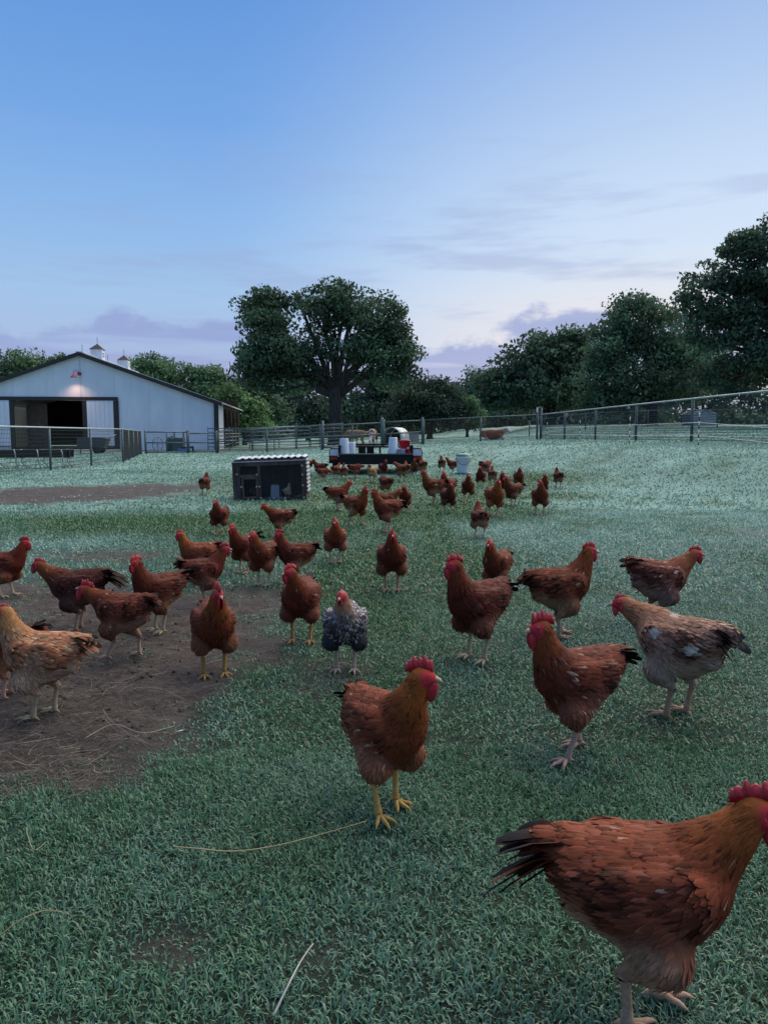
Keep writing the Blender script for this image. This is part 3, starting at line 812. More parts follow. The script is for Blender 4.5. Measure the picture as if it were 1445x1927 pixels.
    for i in range(nC):
        q = i / (nC - 1); x = .026 - q * cl
        env = math.sin(math.pi * (.13 + .80 * q ** .85)) ** .6
        sp_ = abs(math.sin(math.pi * (5.2 * q ** (.85 + .3 * jit) + .1 + .15 * jit))) ** .9 * (.72 + .28 * math.sin(q * 17 + 9 * jit))
        zb = .016 - .010 * max(0, q - .55) - .012 * max(0, .22 - q) / .22
        zt = .022 + ch * env * (.58 + .42 * sp_)
        lop = comb_lop * (zt - .02)
        th = .0042 * (.6 + .4 * env) * (.7 + .3 * comb)
        for (yy, z) in ((-th, zb), (-th * 1.1 + lop * .3, zb + (zt - zb) * .45), (-th * .45 + lop, zt - .002), (th * .45 + lop, zt - .002), (th * 1.1 + lop * .3, zb + (zt - zb) * .45), (th, zb)):
            vs_.append(to(x - .35 * (zt - .02) * (q - .35), yy, z))
    for i in range(nC - 1):
        for j in range(6): fs_.append((i * 6 + j, i * 6 + (j + 1) % 6, i * 6 + 6 + (j + 1) % 6, i * 6 + 6 + j))
    fs_ += [tuple(range(6))[::-1], tuple(range((nC - 1) * 6, nC * 6))]
    def small(name, vs, fs, mat):
        me = bpy.data.meshes.new(name); me.from_pydata([tuple(v) for v in vs], [], fs); me.update(); me.materials.append(mat)
        for p in me.polygons: p.use_smooth = True
        return me
    out['comb'] = small('comb', vs_, fs_, fleshy)
    # --- wattles
    def ell(c, rx, ry, rz, n=10, m=7, sag=0):
        vs, fs = [], []
        for i in range(m + 1):
            ph = math.pi * i / m
            for j in range(n):
                a = 2 * math.pi * j / n
                k_ = 1 + sag * (-math.cos(ph))
                vs.append(to(c[0] + rx * k_ * math.sin(ph) * math.cos(a), c[1] + ry * math.sin(ph) * math.sin(a), c[2] - rz * -math.cos(ph)))
        for i in range(m):
            for j in range(n): fs.append((i * n + j, i * n + (j + 1) % n, (i + 1) * n + (j + 1) % n, (i + 1) * n + j))
        return vs, fs
    wr = .011 + .014 * comb
    for s, nm in ((1, 'wattle'), (-1, 'wattle.r')):
        v, f = ell((.024, s * .0085, -.012 - wr * .75), .006 + .0085 * comb, .0042, wr, sag=-.25)
        out[nm] = small('wattle', v, f, fleshy)
        v, f = ell((.004, s * .0225, -.010), .006 + .003 * comb, .003, .008 + .004 * comb)
        out['ear_lobe' if s > 0 else 'ear_lobe.r'] = small('ear_lobe', v, f, fleshy)
        v, f = ell((.0155, s * .0172, .006), .0050, .0042, .0050, 10, 6)
        out['eye' if s > 0 else 'eye.r'] = small('eye', v, f, M_EYE)
    mb = MB(); k2 = 8; bp_ = []
    for q, rr, zz_ in ((0, .0105, -.004), (.35, .0088, -.004), (.7, .0055, -.007), (1.0, .0012, -.0125)):
        bp_.append((to(.030 + .024 * q, 0, zz_), rr))
    mb.tube([p for p, _ in bp_], [r_ for _, r_ in bp_], 10)
    out['beak'] = small('beak', mb.v, mb.f, M_BEAK)
    return out

def place_bird(name, parts, loc, rz, s, label, cat, group, tint=(1, 1, 1), detail=True):
    o = empty(name, loc, rz, label, cat, group); o.scale = (s, s, s)
    for nm, me in parts.items():
        base_nm = nm.split('.')[0]
        if not detail and base_nm in ('eye', 'ear_lobe'): continue
        c = link(base_nm, me, o)
        if base_nm in ('body', 'plumage', 'tail'): c['tint'] = [float(x) for x in tint]
        if base_nm == 'plumage': c['kind'] = 'stuff'
    return o
# ================================================================== trees
M_BARK = plain('bark', (.060, .050, .044), .9, 0, .35, 7, .6, .1, streak=(1, 1, .25))
M_LEAF = colmat('leaves', .6, .25, trans=.30)
def crown_mesh(lobes, clumps, leaves, leaf, sig, col, rng, droop=0.0, shell=.30):
    """lobes: (centre, (rx,ry,rz)); leaf-sized faces in clumps through the crown's volume"""
    vol = np.array([l[1][0] * l[1][1] * l[1][2] for l in lobes]) ** .75; vol /= vol.sum()
    li = rng.choice(len(lobes), clumps, p=vol)
    d = rng.normal(size=(clumps, 3)); d /= np.linalg.norm(d, axis=1, keepdims=True)
    d[:, 2] = np.where(d[:, 2] < -.75, -d[:, 2], d[:, 2])
    rad = rng.random(clumps) ** shell * (.84 + .30 * rng.random(clumps))
    cc = np.array([lobes[i][0] for i in li]) + d * rad[:, None] * np.array([lobes[i][1] for i in li])
    cs = sig * (.40 + .95 * rng.random(clumps))
    tone = .45 + 1.1 * rng.random(clumps) ** 1.2
    k = np.maximum((leaves / clumps * .86 * (cs / sig) ** 2), 6).astype(int)
    ci = np.repeat(np.arange(clumps), k); n = len(ci)
    off = rng.normal(size=(n, 3)); rn = np.linalg.norm(off, axis=1, keepdims=True); off = off / rn * np.minimum(rn, 1.9) * cs[ci][:, None] * np.array([1.15, 1.15, .62])
    off[:, 2] -= droop * np.hypot(off[:, 0], off[:, 1])
    p = cc[ci] + off
    a = rng.normal(size=(n, 3)); a /= np.linalg.norm(a, axis=1, keepdims=True)
    nrm = rng.normal(size=(n, 3)) + np.array([0, 0, .8]) + .6 * d[ci]
    nrm -= a * (a * nrm).sum(1, keepdims=True); nrm /= np.linalg.norm(nrm, axis=1, keepdims=True)
    b = np.cross(nrm, a)
    sz = leaf * (.55 + .9 * rng.random(n))[:, None]
    V = np.stack([p - a * sz * .62, p + b * sz * .36 - a * sz * .05 + nrm * sz * .12, p + a * sz * .62, p - b * sz * .36 + a * sz * .08 + nrm * sz * .10], 1).reshape(-1, 3)
    F = np.arange(4 * n).reshape(-1, 4)
    c = np.array(col)[None] * 1.45 * tone[ci][:, None] * (.7 + .6 * rng.random((n, 1)))
    c = c * np.array([1, 1, 1]) + (rng.random((n, 1)) < .06) * np.array([.02, .025, .0])
    return V, F, np.repeat(c, 4, 0), cc, li
def tree(name, label, base, lobes_px, Y, trunk_r, clumps, leaves, leaf, sig, col, seed, fork=.42, group='trees round the field', depth=.9, droop=0., limbs=None, twigs=60, shell=.30, lean=0.0, cat='tree'):
    rng = np.random.default_rng(seed)
    root = empty(name, base, 0, label, cat, group)
    B = np.array(base)
    lobes = []
    for l in lobes_px:
        u, v, ru, rv = l[:4]; dy = l[4] if len(l) > 4 else 0
        c = np.array(atY(u, v, Y + dy)) - B; s = (Y + dy) / FPX
        lobes.append((c, (ru * s, max(1.0, (ru + rv) * .5 * s * depth), rv * s)))
    V, F, c, cc, li = crown_mesh(lobes, clumps, leaves, leaf, sig, col, rng, droop, shell)
    cr = link('crown', np_mesh('crown', V, F, M_LEAF, c, smooth=False), root); cr['kind'] = 'stuff'
    top = max(l[0][2] for l in lobes)
    fk = np.array([lean, 0, top * fork])
    mb = MB()
    mb.tube([(0, 0, -.3), (0, 0, .15), (lean * .3, 0, fk[2] * .4), tuple(fk * .98), tuple(fk + [0, 0, .5])], [trunk_r * 1.45, trunk_r * 1.15, trunk_r * .95, trunk_r * .9, trunk_r * .6], 12)
    mb.build('trunk', M_BARK, root, smooth=True)
    mb = MB(); mids = []
    for i, (c_, r_) in enumerate(lobes):
        e = c_ * 1.0; e[2] = c_[2] + r_[2] * .1
        m1 = fk * .62 + e * .38 + rng.normal(0, .25, 3) + np.array([0, 0, .05 * top]); m2 = fk * .3 + e * .7 + rng.normal(0, .25, 3)
        rr = trunk_r * (.20 + .14 * rng.random())
        mb.tube([tuple(fk - [0, 0, .3]), tuple(m1), tuple(m2), tuple(e)], [rr * 1.25, rr, rr * .7, rr * .35], 7); mids.append((m1, m2, e))
    for j in rng.choice(len(cc), min(twigs, len(cc)), replace=False):
        m1, m2, e = mids[li[j]]; s0 = m2 if rng.random() < .6 else (m1 if rng.random() < .6 else e)
        q = .5 * (s0 + cc[j]) + rng.normal(0, .2, 3)
        mb.tube([tuple(s0), tuple(q), tuple(cc[j])], [trunk_r * .16, trunk_r * .11, trunk_r * .05], 5)
    if limbs:
        for pl in limbs:
            pts = [np.array(atY(u, v, Y)) - B + np.array([0, dy, 0]) for u, v, dy in pl[0]]
            rs = np.linspace(pl[1], pl[2], len(pts)); mb.tube([tuple(p) for p in pts], list(rs), 8)
    mb.build('limbs', M_BARK, root, smooth=True)
    return root
def gbase(u, Y):
    x = (u - PW / 2) / FPX * Y; return (x, Y, float(gz(x, Y)))
G0 = (.038, .068, .036)
tree('oak_tree', 'large spreading oak in the middle behind the trailer', gbase(632, 66),
     [(505, 640, 62, 85), (500, 585, 45, 42), (545, 700, 55, 50), (470, 690, 26, 45), (620, 590, 62, 52), (640, 555, 24, 26), (690, 610, 70, 55), (745, 640, 48, 68), (700, 665, 70, 50), (612, 670, 45, 42), (760, 690, 30, 35), (560, 560, 14, 14), (480, 712, 34, 30), (535, 735, 36, 18), (705, 705, 60, 24), (600, 715, 40, 18)],
     66, .62, 380, 58000, .25, .56, (.048, .086, .048), 11, fork=.36, twigs=110, shell=.5,
     limbs=[(((632, 745, 0), (600, 735, 0), (575, 700, 0), (545, 650, 0), (535, 610, 0)), .34, .12), (((640, 745, 0), (690, 705, -.5), (760, 690, -1), (775, 660, -1)), .26, .08),
            (((634, 740, 0), (640, 690, 0), (655, 620, 0), (640, 560, 0)), .32, .08), (((650, 735, 0), (700, 690, 1), (720, 630, 1)), .22, .07)])
# right-hand side
tree('oak_tree', 'tall open-crowned oak filling the right edge of the picture', gbase(1465, 50),
     [(1400, 470, 55, 38), (1460, 455, 60, 45), (1335, 545, 66, 48), (1305, 590, 40, 44), (1420, 560, 60, 50), (1480, 590, 90, 80), (1365, 640, 60, 45), (1420, 690, 75, 65), (1500, 700, 80, 80), (1345, 715, 40, 40), (1560, 560, 90, 100), (1375, 590, 50, 45), (1300, 640, 30, 36), (1400, 520, 45, 40)],
     50, .55, 400, 54000, .22, .42, (.050, .084, .052), 21, fork=.34, twigs=110, shell=.45,
     limbs=[(((1465, 720, 0), (1420, 620, 0), (1390, 560, 0), (1340, 520, 0)), .24, .06), (((1470, 700, 0), (1400, 600, 0), (1330, 600, 0)), .18, .05), (((1470, 640, 0), (1450, 540, 0), (1430, 470, 0)), .22, .05)])
tree('oak_tree', 'broad rounded oak left of the tall one at the right edge', gbase(1222, 70),
     [(1200, 610, 62, 45), (1245, 625, 55, 50), (1155, 660, 60, 55), (1210, 690, 100, 60), (1280, 690, 50, 60), (1130, 720, 50, 45), (1240, 740, 90, 45), (1150, 755, 60, 30)],
     70, .5, 330, 38000, .28, .60, (.062, .104, .060), 31, fork=.2, twigs=30)
tree('oak_tree', 'dark oak between the broad oak and the far hazy trees', gbase(1035, 80),
     [(1040, 670, 62, 42), (1080, 660, 45, 34), (985, 685, 55, 40), (1010, 730, 85, 45), (1080, 735, 50, 45), (950, 735, 45, 38), (930, 765, 40, 28)],
     80, .5, 300, 28000, .35, .64, (.056, .094, .056), 41, fork=.2, twigs=30)
tree('oak_tree', 'dark tree in the gap behind the two right-hand oaks', gbase(1320, 92), [(1310, 690, 60, 60), (1350, 730, 70, 50), (1270, 740, 60, 45), (1400, 740, 60, 50)], 92, .45, 200, 12000, .45, .8, (.056, .094, .058), 43, fork=.2, twigs=10)
tree('broadleaf_tree', 'small pale green tree right of the dark round shrub', gbase(878, 72), [(878, 775, 22, 22), (872, 790, 26, 18), (884, 760, 12, 12)], 72, .14, 60, 6000, .24, .40, (.085, .145, .070), 45, fork=.3, twigs=10)
tree('evergreen_shrub', 'dense dark rounded evergreen right of the big oak trunk', gbase(808, 72), [(805, 755, 58, 38), (835, 760, 45, 36), (775, 775, 40, 30), (815, 785, 68, 26)], 72, .3, 300, 26000, .24, .48, (.038, .062, .042), 47, fork=.15, twigs=10, shell=.25, cat='shrub')
for i, (u, lab, Y, lob, col) in enumerate([
        (700, 'hazy tree behind the trunk of the big oak, to its right', 112, [(700, 750, 60, 48), (745, 745, 45, 40), (660, 765, 50, 40), (720, 785, 70, 25)], (.036, .060, .040)),
        (580, 'hazy tree behind the trunk of the big oak, to its left', 118, [(575, 760, 55, 42), (530, 770, 50, 38), (610, 780, 45, 30), (560, 790, 70, 22)], (.036, .060, .040)),
        (895, 'far pale tree line top between the round shrub and the dark oak', 150, [(890, 735, 45, 38), (925, 720, 40, 32), (865, 750, 35, 30), (900, 775, 60, 22)], (.044, .072, .045)),
        (1000, 'far trees low behind the gate post', 130, [(990, 775, 60, 28), (1060, 770, 60, 30), (940, 785, 40, 22)], (.038, .062, .042)),
        (470, 'hazy tree peeking out between barn and big oak', 105, [(475, 755, 34, 32), (450, 745, 26, 26), (500, 775, 34, 26)], (.048, .080, .045)),
        (760, 'low dark growth behind the feed shelter', 125, [(760, 785, 70, 18), (640, 790, 60, 16), (700, 795, 60, 14)], (.030, .050, .036))]):
    tree('broadleaf_tree', lab, gbase(u, Y), lob, Y, .35, 150, 11000, .45, .9, tuple(1.45 * q for q in col), 60 + i, fork=.25, twigs=8)
# behind the barn
for i, (u, lab, Y, lob, col) in enumerate([
        (45, 'light green tree behind the left slope of the barn roof', 92, [(40, 690, 48, 30), (75, 695, 30, 24), (0, 690, 40, 30), (-50, 700, 60, 40), (20, 730, 80, 40)], (.062, .105, .048)),
        (125, 'tip of a light tree behind the barn ridge', 96, [(122, 690, 22, 16), (110, 715, 30, 20)], (.06, .10, .048)),
        (290, 'feathery green tree behind the smaller roof cupola', 92, [(285, 690, 32, 26), (325, 705, 34, 26), (260, 690, 16, 20), (300, 740, 60, 40)], (.060, .104, .046)),
        (375, 'green tree behind the right slope of the barn roof', 90, [(365, 715, 30, 28), (395, 720, 26, 26), (385, 750, 50, 34), (420, 745, 20, 24)], (.056, .098, .046)),
        (462, 'bright green tree right against the barn shed', 82, [(450, 770, 28, 30), (475, 780, 26, 24), (455, 800, 40, 20), (430, 745, 18, 18)], (.070, .120, .048))]):
    tree('elm_tree', lab, gbase(u, Y), lob, Y, .25, 150, 14000, .27, .55, tuple(1.35 * q for q in col), 80 + i, fork=.3, twigs=25, droop=.15)
# far-off wood that closes the view on every side: one mass
rng = np.random.default_rng(5); lob = []
for a in np.arange(-75, 76, 1.25):
    Yd = rng.uniform(165, 200); x = math.tan(R(a)) * Yd * .8; hgt = rng.uniform(4.0, 7.5)
    lob.append((np.array([x, Yd, float(gz(x, Yd)) + hgt * .42]), (rng.uniform(3.5, 7), 4.0, hgt * .62)))
V, F, c, _, _ = crown_mesh(lob, 2400, 62000, 1.3, 1.5, (.060, .098, .062), rng, 0, .3)
tag(link('distant_wood', np_mesh('distant_wood', V, F, M_LEAF, c, smooth=False)), 'far-off line of woods beyond the fields', 'woods', kind='stuff')
# bare dead tree beside the barn
dt = empty('dead_tree', gbase(432, 84), 0, 'bare dead branches rising beside the barn roof', 'tree')
mb = MB(); b0 = np.array(gbase(432, 84))
for pl in ([(425, 790), (427, 740), (430, 705), (440, 685)], [(428, 730), (422, 705), (418, 690)], [(430, 705), (434, 690), (432, 680)], [(429, 715), (440, 705), (446, 690)]):
    mb.tube([tuple(np.array(atY(u, v, 84)) - b0) for u, v in pl], list(np.linspace(.10, .03, len(pl))), 6)
mb.build('limbs', M_BARK, dt, smooth=True)

# ================================================================== barn
M_SIDING = plain('white_steel_siding', (.68, .725, .77), .45, 0, .05, 1.2, .0, .4, streak=(1, 1, .3))
M_TRIM = plain('black_trim', (.022, .021, .022), .5, 0, .2)
M_ROOF = plain('pale_roof_metal', (.60, .62, .64), .35, .3, .1, 2)
M_WOOD = plain('old_barn_wood', (.11, .085, .068), .85, 0, .35, 5, .4, .1, streak=(1, 1, .15))
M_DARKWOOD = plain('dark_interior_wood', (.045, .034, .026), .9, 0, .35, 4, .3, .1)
M_CONC = plain('concrete', (.30, .28, .25), .85, 0, .15, 3, .3, .2)
M_PIPE = plain('green_grey_pipe', (.085, .115, .115), .5, .2, .2, 3, 0, .4)
M_PALEPIPE = plain('galvanised_pipe', (.42, .44, .45), .4, .5, .12, 3)
BY = 57.0
bx0 = (160 - PW / 2) / FPX * BY
barn = empty('barn', (bx0, BY, float(gz(bx0, BY)) - .03), R(6), 'long white metal barn with black trim and open sliding doors', 'barn')
BW, EZ, RZ, BL = 9.9, 3.66, 7.16, 19.0
rz_ = lambda x: RZ - (RZ - EZ) * abs(x) / BW
def siding(x0, x1, zlo):
    n = max(1, round((x1 - x0) / 2.3)); xs = np.linspace(x0, x1, n + 1)
    cuts = []
    for a, b in zip(xs[:-1], xs[1:]):
        if a < 0 < b: cuts += [(a, 0), (0, b)]
        else: cuts.append((a, b))
    for a, b in cuts:
        a += .0015; b -= .0015
        m = MB().prism([(a, zlo), (b, zlo), (b, rz_(b)), (a, rz_(a))], 0, .08)
        for q in (a + .03, (a + b) / 2, b - .03):       # raised ribs
            m.prism([(q - .018, zlo + .01), (q + .018, zlo + .01), (q + .018, rz_(q + .018) - .06), (q - .018, rz_(q - .018) - .06)], -.007, .002)
        m.build('siding_panel', M_SIDING, barn)
siding(-BW, -4.9, 0); siding(-4.9, 2.38, 3.74); siding(2.38, BW, 0)
for s in (-1, 1):       # roof slabs with standing ribs
    m = MB(); ov = .45
    p0, p1 = (0, RZ + .02), (s * (BW + ov), RZ + .02 - (RZ - EZ) * (BW + ov) / BW)
    m.prism([p0, p1, (p1[0], p1[1] + .09), (p0[0], p0[1] + .09)][::s], -.35, BL + .3)
    for q in np.arange(.0, BL + .2, .6):
        m.bar((p0[0] + s * .05, q, p0[1] + .105), (p1[0] - s * .02, q, p1[1] + .105), .05, .035)
    m.build('roof', M_ROOF, barn)
    m = MB(); m.prism([(p0[0], p0[1] + .10), (p1[0], p1[1] + .10), (p1[0], p1[1] - .20), (p0[0], p0[1] - .20)][::s], -.40, -.34); m.build('rake_trim', M_TRIM, barn)
MB().box((0, BL / 2, RZ + .14), (.5, BL + .5, .06)).build('ridge_cap', M_ROOF, barn)
MB().box((-3.4, -.10, 3.86), (12.1, .12, .26)).build('door_header', M_TRIM, barn)
for x, w in ((-5.0, .30), (.20, .30), (2.50, .36)):
    MB().box((x, -.09, 1.87), (w, .10, 3.70)).build('door_post', M_TRIM, barn)
for x0, x1 in ((-8.6, -5.17), (.37, 2.30)):
    d = empty('sliding_door', (0, 0, 0)); d.parent = barn
    n = int((x1 - x0) / .30); xs = np.linspace(x0, x1, n + 1)
    for a, b in zip(xs[:-1], xs[1:]):
        MB().box(((a + b) / 2, -.10, 2.03), (b - a - .012, .06, 3.36)).build('door_board', M_SIDING, d)
    MB().bar((x0, -.10, .34), (x1, -.10, .34), .066, .05).build('door_rail', M_TRIM, d)
    MB().box((x0 + .12 if x0 > 0 else x1 - .1, -.145, 1.95), (.04, .04, .28)).build('door_handle', M_SIDING, d)
MB().box((BW - .02, -.06, EZ / 2 - .04), (.34, .20, EZ - .1)).build('corner_post', M_TRIM, barn)
MB().box((BW, 2.3, EZ / 2), (.08, 4.2, EZ - .05)).build('siding_panel', M_SIDING, barn)
for i, y in enumerate(np.linspace(4.6, BL - .2, 5)):
    MB().box((BW - .05, y, EZ / 2), (.22, .22, EZ - .1)).build('shed_post', M_WOOD, barn)
    if i < 4: MB().bar((BW - .05, y + .1, EZ - 1.0), (BW - .05, y + 1.1, EZ - .2), .12, .12).build('knee_brace', M_WOOD, barn); MB().bar((BW - .05, y + 3.5, EZ - 1.0), (BW - .05, y + 2.5, EZ - .2), .12, .12).build('knee_brace', M_WOOD, barn)
MB().box((BW - .05, (4.5 + BL) / 2, EZ - .16), (.18, BL - 4.5, .3)).build('shed_beam', M_WOOD, barn)
for y in np.linspace(4.9, BL - 1, 5):
    for z in np.linspace(.35, 1.55, 5):
        MB().tube([(BW + .12, y, z), (BW + .12, y + 2.6, z)], .03, 6).build('shed_rail', M_PALEPIPE, barn)
    MB().tube([(BW + .12, y, .1), (BW + .12, y, 1.65)], .035, 6).build('shed_rail_post', M_PALEPIPE, barn)
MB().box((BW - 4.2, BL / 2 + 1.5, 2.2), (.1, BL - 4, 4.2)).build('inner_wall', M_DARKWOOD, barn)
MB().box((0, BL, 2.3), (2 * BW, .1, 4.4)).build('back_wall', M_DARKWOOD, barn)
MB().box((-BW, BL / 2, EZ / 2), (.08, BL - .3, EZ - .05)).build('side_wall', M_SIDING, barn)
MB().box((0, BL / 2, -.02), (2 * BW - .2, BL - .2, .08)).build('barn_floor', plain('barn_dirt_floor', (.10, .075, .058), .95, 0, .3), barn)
for j, x in enumerate(np.linspace(-4.75, -3.5, 5)):
    MB().box((x, 2.6, 1.8), (.30, .05, 3.5)).build('partition_board', plain('partition_wood%d' % j, (.16 + .02 * (j % 2), .135, .11), .85, 0, .2), barn)
for z in (.5, 1.0, 1.5):
    MB().tube([(-3.3, 3.2, z), (.0, 3.2, z + .03)], .035, 6).build('stall_rail', M_PIPE, barn)
MB().box((-1.6, -2.1, .03), (9.0, 4.0, .14)).build('concrete_apron', M_CONC, barn)
def cupola(y):
    c = empty('cupola', (0, y, RZ)); c.parent = barn; c.scale = (.88, .88, .88)
    m = MB(); m.box((0, 0, .42), (1.0, 1.0, 1.05)); m.build('cupola_box', M_SIDING, c)
    MB().box((0, 0, -.02), (1.16, 1.16, .10)).build('cupola_base', M_SIDING, c)
    for s in (-1, 1):
        for k in range(5): MB().box((s * .505, 0, .25 + k * .11), (.03, .62, .07)).build('louvre', M_TRIM if k % 2 else M_SIDING, c)
    m = MB(); m.add([(-.62, -.62, .95), (.62, -.62, .95), (.62, .62, .95), (-.62, .62, .95), (0, 0, 1.50)], [(3, 2, 1, 0), (0, 1, 4), (1, 2, 4), (2, 3, 4), (3, 0, 4)]); m.build('cupola_roof', plain('dark_brown_roof', (.035, .026, .024), .6), c)
    MB().tube([(0, 0, 1.4), (0, 0, 2.1)], .022, 6).build('finial', M_TRIM, c)
cupola(5.0); cupola(14.1)
for y in (.6, 8.0): MB().tube([(.02, y, RZ), (.02, y, RZ + .75)], .018, 5).build('lightning_rod', M_TRIM, barn)
# gooseneck lamp, lit
M_REDENAM = plain('red_enamel', (.55, .012, .03), .3, 0, .1, spec=.6)
lx, lz = (153 - 160) / 24.9, 5.45
lamp = empty('wall_lamp', barn.matrix_basis @ Vector((lx, -.02, lz)), R(6), 'red gooseneck lamp glowing above the barn doors', 'lamp'); lamp.scale = (.72, .72, .72)
MB().lathe([(.09, 0), (.20, .05), (.20, .10), (.08, .14)], 14, (.30, .0, .34), Matrix.Rotation(R(90), 3, 'X')).build('wall_mount', M_REDENAM, lamp, True)
MB().tube([(.28, -.10, .36), (.20, -.30, .60), (.05, -.80, .66), (-.02, -.98, .56), (-.02, -1.0, .18)], .032, 8).build('gooseneck', M_REDENAM, lamp, True)
MB().lathe([(.06, .26), (.08, .18), (.14, .12), (.34, -.06), (.36, -.10), (.33, -.09), (.12, .08), (.02, .10)], 20, (-.02, -1.0, 0), cap=False).build('shade', M_REDENAM, lamp, True)
mE, tE, bE = newmat('lit_bulb'); bE.inputs['Emission Color'].default_value = (1, .62, .36, 1); bE.inputs['Emission Strength'].default_value = 5
MB().lathe([(.01, -.05), (.06, -.02), (.07, .03), (.04, .09), (.01, .10)], 12, (-.02, -1.0, 0)).build('bulb', mE, lamp, True)
pl = bpy.data.lights.new('lamp_light', 'SPOT'); pl.energy = 125; pl.color = (1, .58, .40); pl.spot_size = R(128); pl.spot_blend = 1.0; pl.shadow_soft_size = .08
po = bpy.data.objects.new('lamp_light', pl); COL.objects.link(po); po.parent = lamp; po.location = (-.02, -1.0, -.12)

# ================================================================== fences
M_WIRE = plain('fence_wire', (.016, .022, .025), .7, .0, .1)
M_CAP = plain('pale_top_pipe', (.27, .33, .34), .35, .4, .1, 2)
def polyline(pts, step):
    out = []
    for (a, b) in zip(pts[:-1], pts[1:]):
        a, b = np.array(a, float), np.array(b, float); n = max(1, round(np.linalg.norm(b - a) / step))
        out += [a + (b - a) * i / n for i in range(n)]
    return out + [np.array(pts[-1], float)]
def fence(label, pts, H, step, wires, vert, rails=(), capmat=M_PIPE, r_post=.05, wr=.0065, name='pipe_fence'):
    P = [np.array([p[0], p[1], float(gz(p[0], p[1]))]) for p in polyline(pts, step)]
    root = empty(name, tuple(P[0]), 0, label, 'fence', 'fences round the field'); B = P[0]
    pm = MB().tube([(0, 0, -.2), (0, 0, H)], r_post, 8); first = None
    for i, p in enumerate(P):
        if first is None: first = pm.build('post', M_PIPE, root, True); first.location = p - B; o = first
        else: o = first.copy(); COL.objects.link(o); o.parent = root; o.location = p - B
    MB().tube([tuple(p - B + [0, 0, H]) for p in P], .027, 8).build('top_rail', capmat, root, True)
    for z in rails: MB().tube([tuple(p - B + [0, -.03, z]) for p in P], .035, 8).build('rail', M_PIPE, root, True)
    if wires:
        m = MB()
        for z in wires: m.tube([tuple(p - B + [0, 0, z]) for p in P], wr, 3, cap=False)
        if vert:
            Q = polyline([tuple(p) for p in P], vert)
            for q in Q: m.tube([tuple(q - B + [0, 0, .03]), tuple(q - B + [0, 0, H])], wr * .6, 3, cap=False)
        o = m.build('wire_mesh', M_WIRE, root); o['kind'] = 'stuff'
    return root
wz_ = list(np.linspace(.10, 1.27, 11))
fence('pipe and wire fence along the left side, in front of the barn', [(-10.65, 14), (-10.7, 31), (-14.3, 44.6)], 1.36, 3.4, wz_, .09, capmat=M_CAP, wr=.007, r_post=.042)
fence('back pipe fence from the barn gate to the middle gates behind the trailer', [(-10.3, 47), (-3.45, 42)], 1.36, 4.2, wz_, .08, rails=(.72,))
fence('back pipe fence from the middle gates to the tall corner post', [(2.2, 42), (8.55, 42.3)], 1.36, 3.1, list(np.linspace(.06, 1.30, 17)), .07)
fence('long pipe and wire fence rising along the right side', [(8.65, 42.0), (10.0, 19.5), (10.4, 12.5)], 1.36, 4.6, list(np.linspace(.06, 1.30, 17)), .065, capmat=M_CAP, wr=.0085)
cp = empty('corner_post', (8.6, 42.15, float(gz(8.6, 42.15))), 0, 'tall corner post where the back and right fences meet', 'post')
for dx in (-.10, .12): MB().tube([(dx, 0, -.2), (dx, 0, 1.75)], .06, 8).build('post', M_PIPE, cp, True)
MB().box((0, -.02, 1.5), (.34, .05, .06)).build('hinge_bar', M_PIPE, cp); MB().box((-.14, -.1, 1.62), (.07, .07, .26)).build('insulator_box', M_SIDING, cp)
# gates
def gate(label, a, b, H, zs, mids):
    a3 = np.array([a[0], a[1], float(gz(*a))]); b3 = np.array([b[0], b[1], float(gz(*b))])
    root = empty('pipe_gate', tuple(a3), 0, label, 'gate', 'pipe gates in the back fence'); d = b3 - a3
    for z in zs: MB().tube([(0, 0, z), tuple(d + [0, 0, z])], .04, 8).build('gate_rail', M_PIPE, root, True)
    for t in mids: MB().tube([tuple(d * t + [0, 0, zs[0]]), tuple(d * t + [0, 0, zs[-1]])], .04, 8).build('gate_upright', M_PIPE, root, True)
    for t in (-.012, 1.012): MB().tube([tuple(d * t + [0, 0, -.2]), tuple(d * t + [0, 0, H])], .065, 8).build('gate_post', M_PIPE, root, True)
    m = MB()
    for z in np.linspace(zs[0], zs[-1], 9): m.tube([(0, 0, z), tuple(d + [0, 0, z])], .004, 3, cap=False)
    for t in np.linspace(0, 1, int(np.linalg.norm(d) / .12)): m.tube([tuple(d * t + [0, 0, zs[0]]), tuple(d * t + [0, 0, zs[-1]])], .003, 3, cap=False)
    o = m.build('wire_mesh', M_WIRE, root); o['kind'] = 'stuff'
gate('pipe gate left of the trailer, beside the oak trunk', (-3.35, 42), (-.15, 42), 1.62, (.12, .70, 1.32), (0, .5, 1))
gate('pipe gate behind the white tubs on the trailer', (.0, 42), (2.1, 42), 1.52, (.12, .70, 1.34), (0, 1))
gate('pipe gate in front of the right half of the barn', (-14.2, 45.2), (-12.0, 46.2), 1.40, (.10, .66, 1.30), (0, .5, 1))
gate('pipe gate panel by the barn corner', (-11.9, 46.25), (-10.4, 46.9), 1.40, (.10, .66, 1.22), (0, 1))
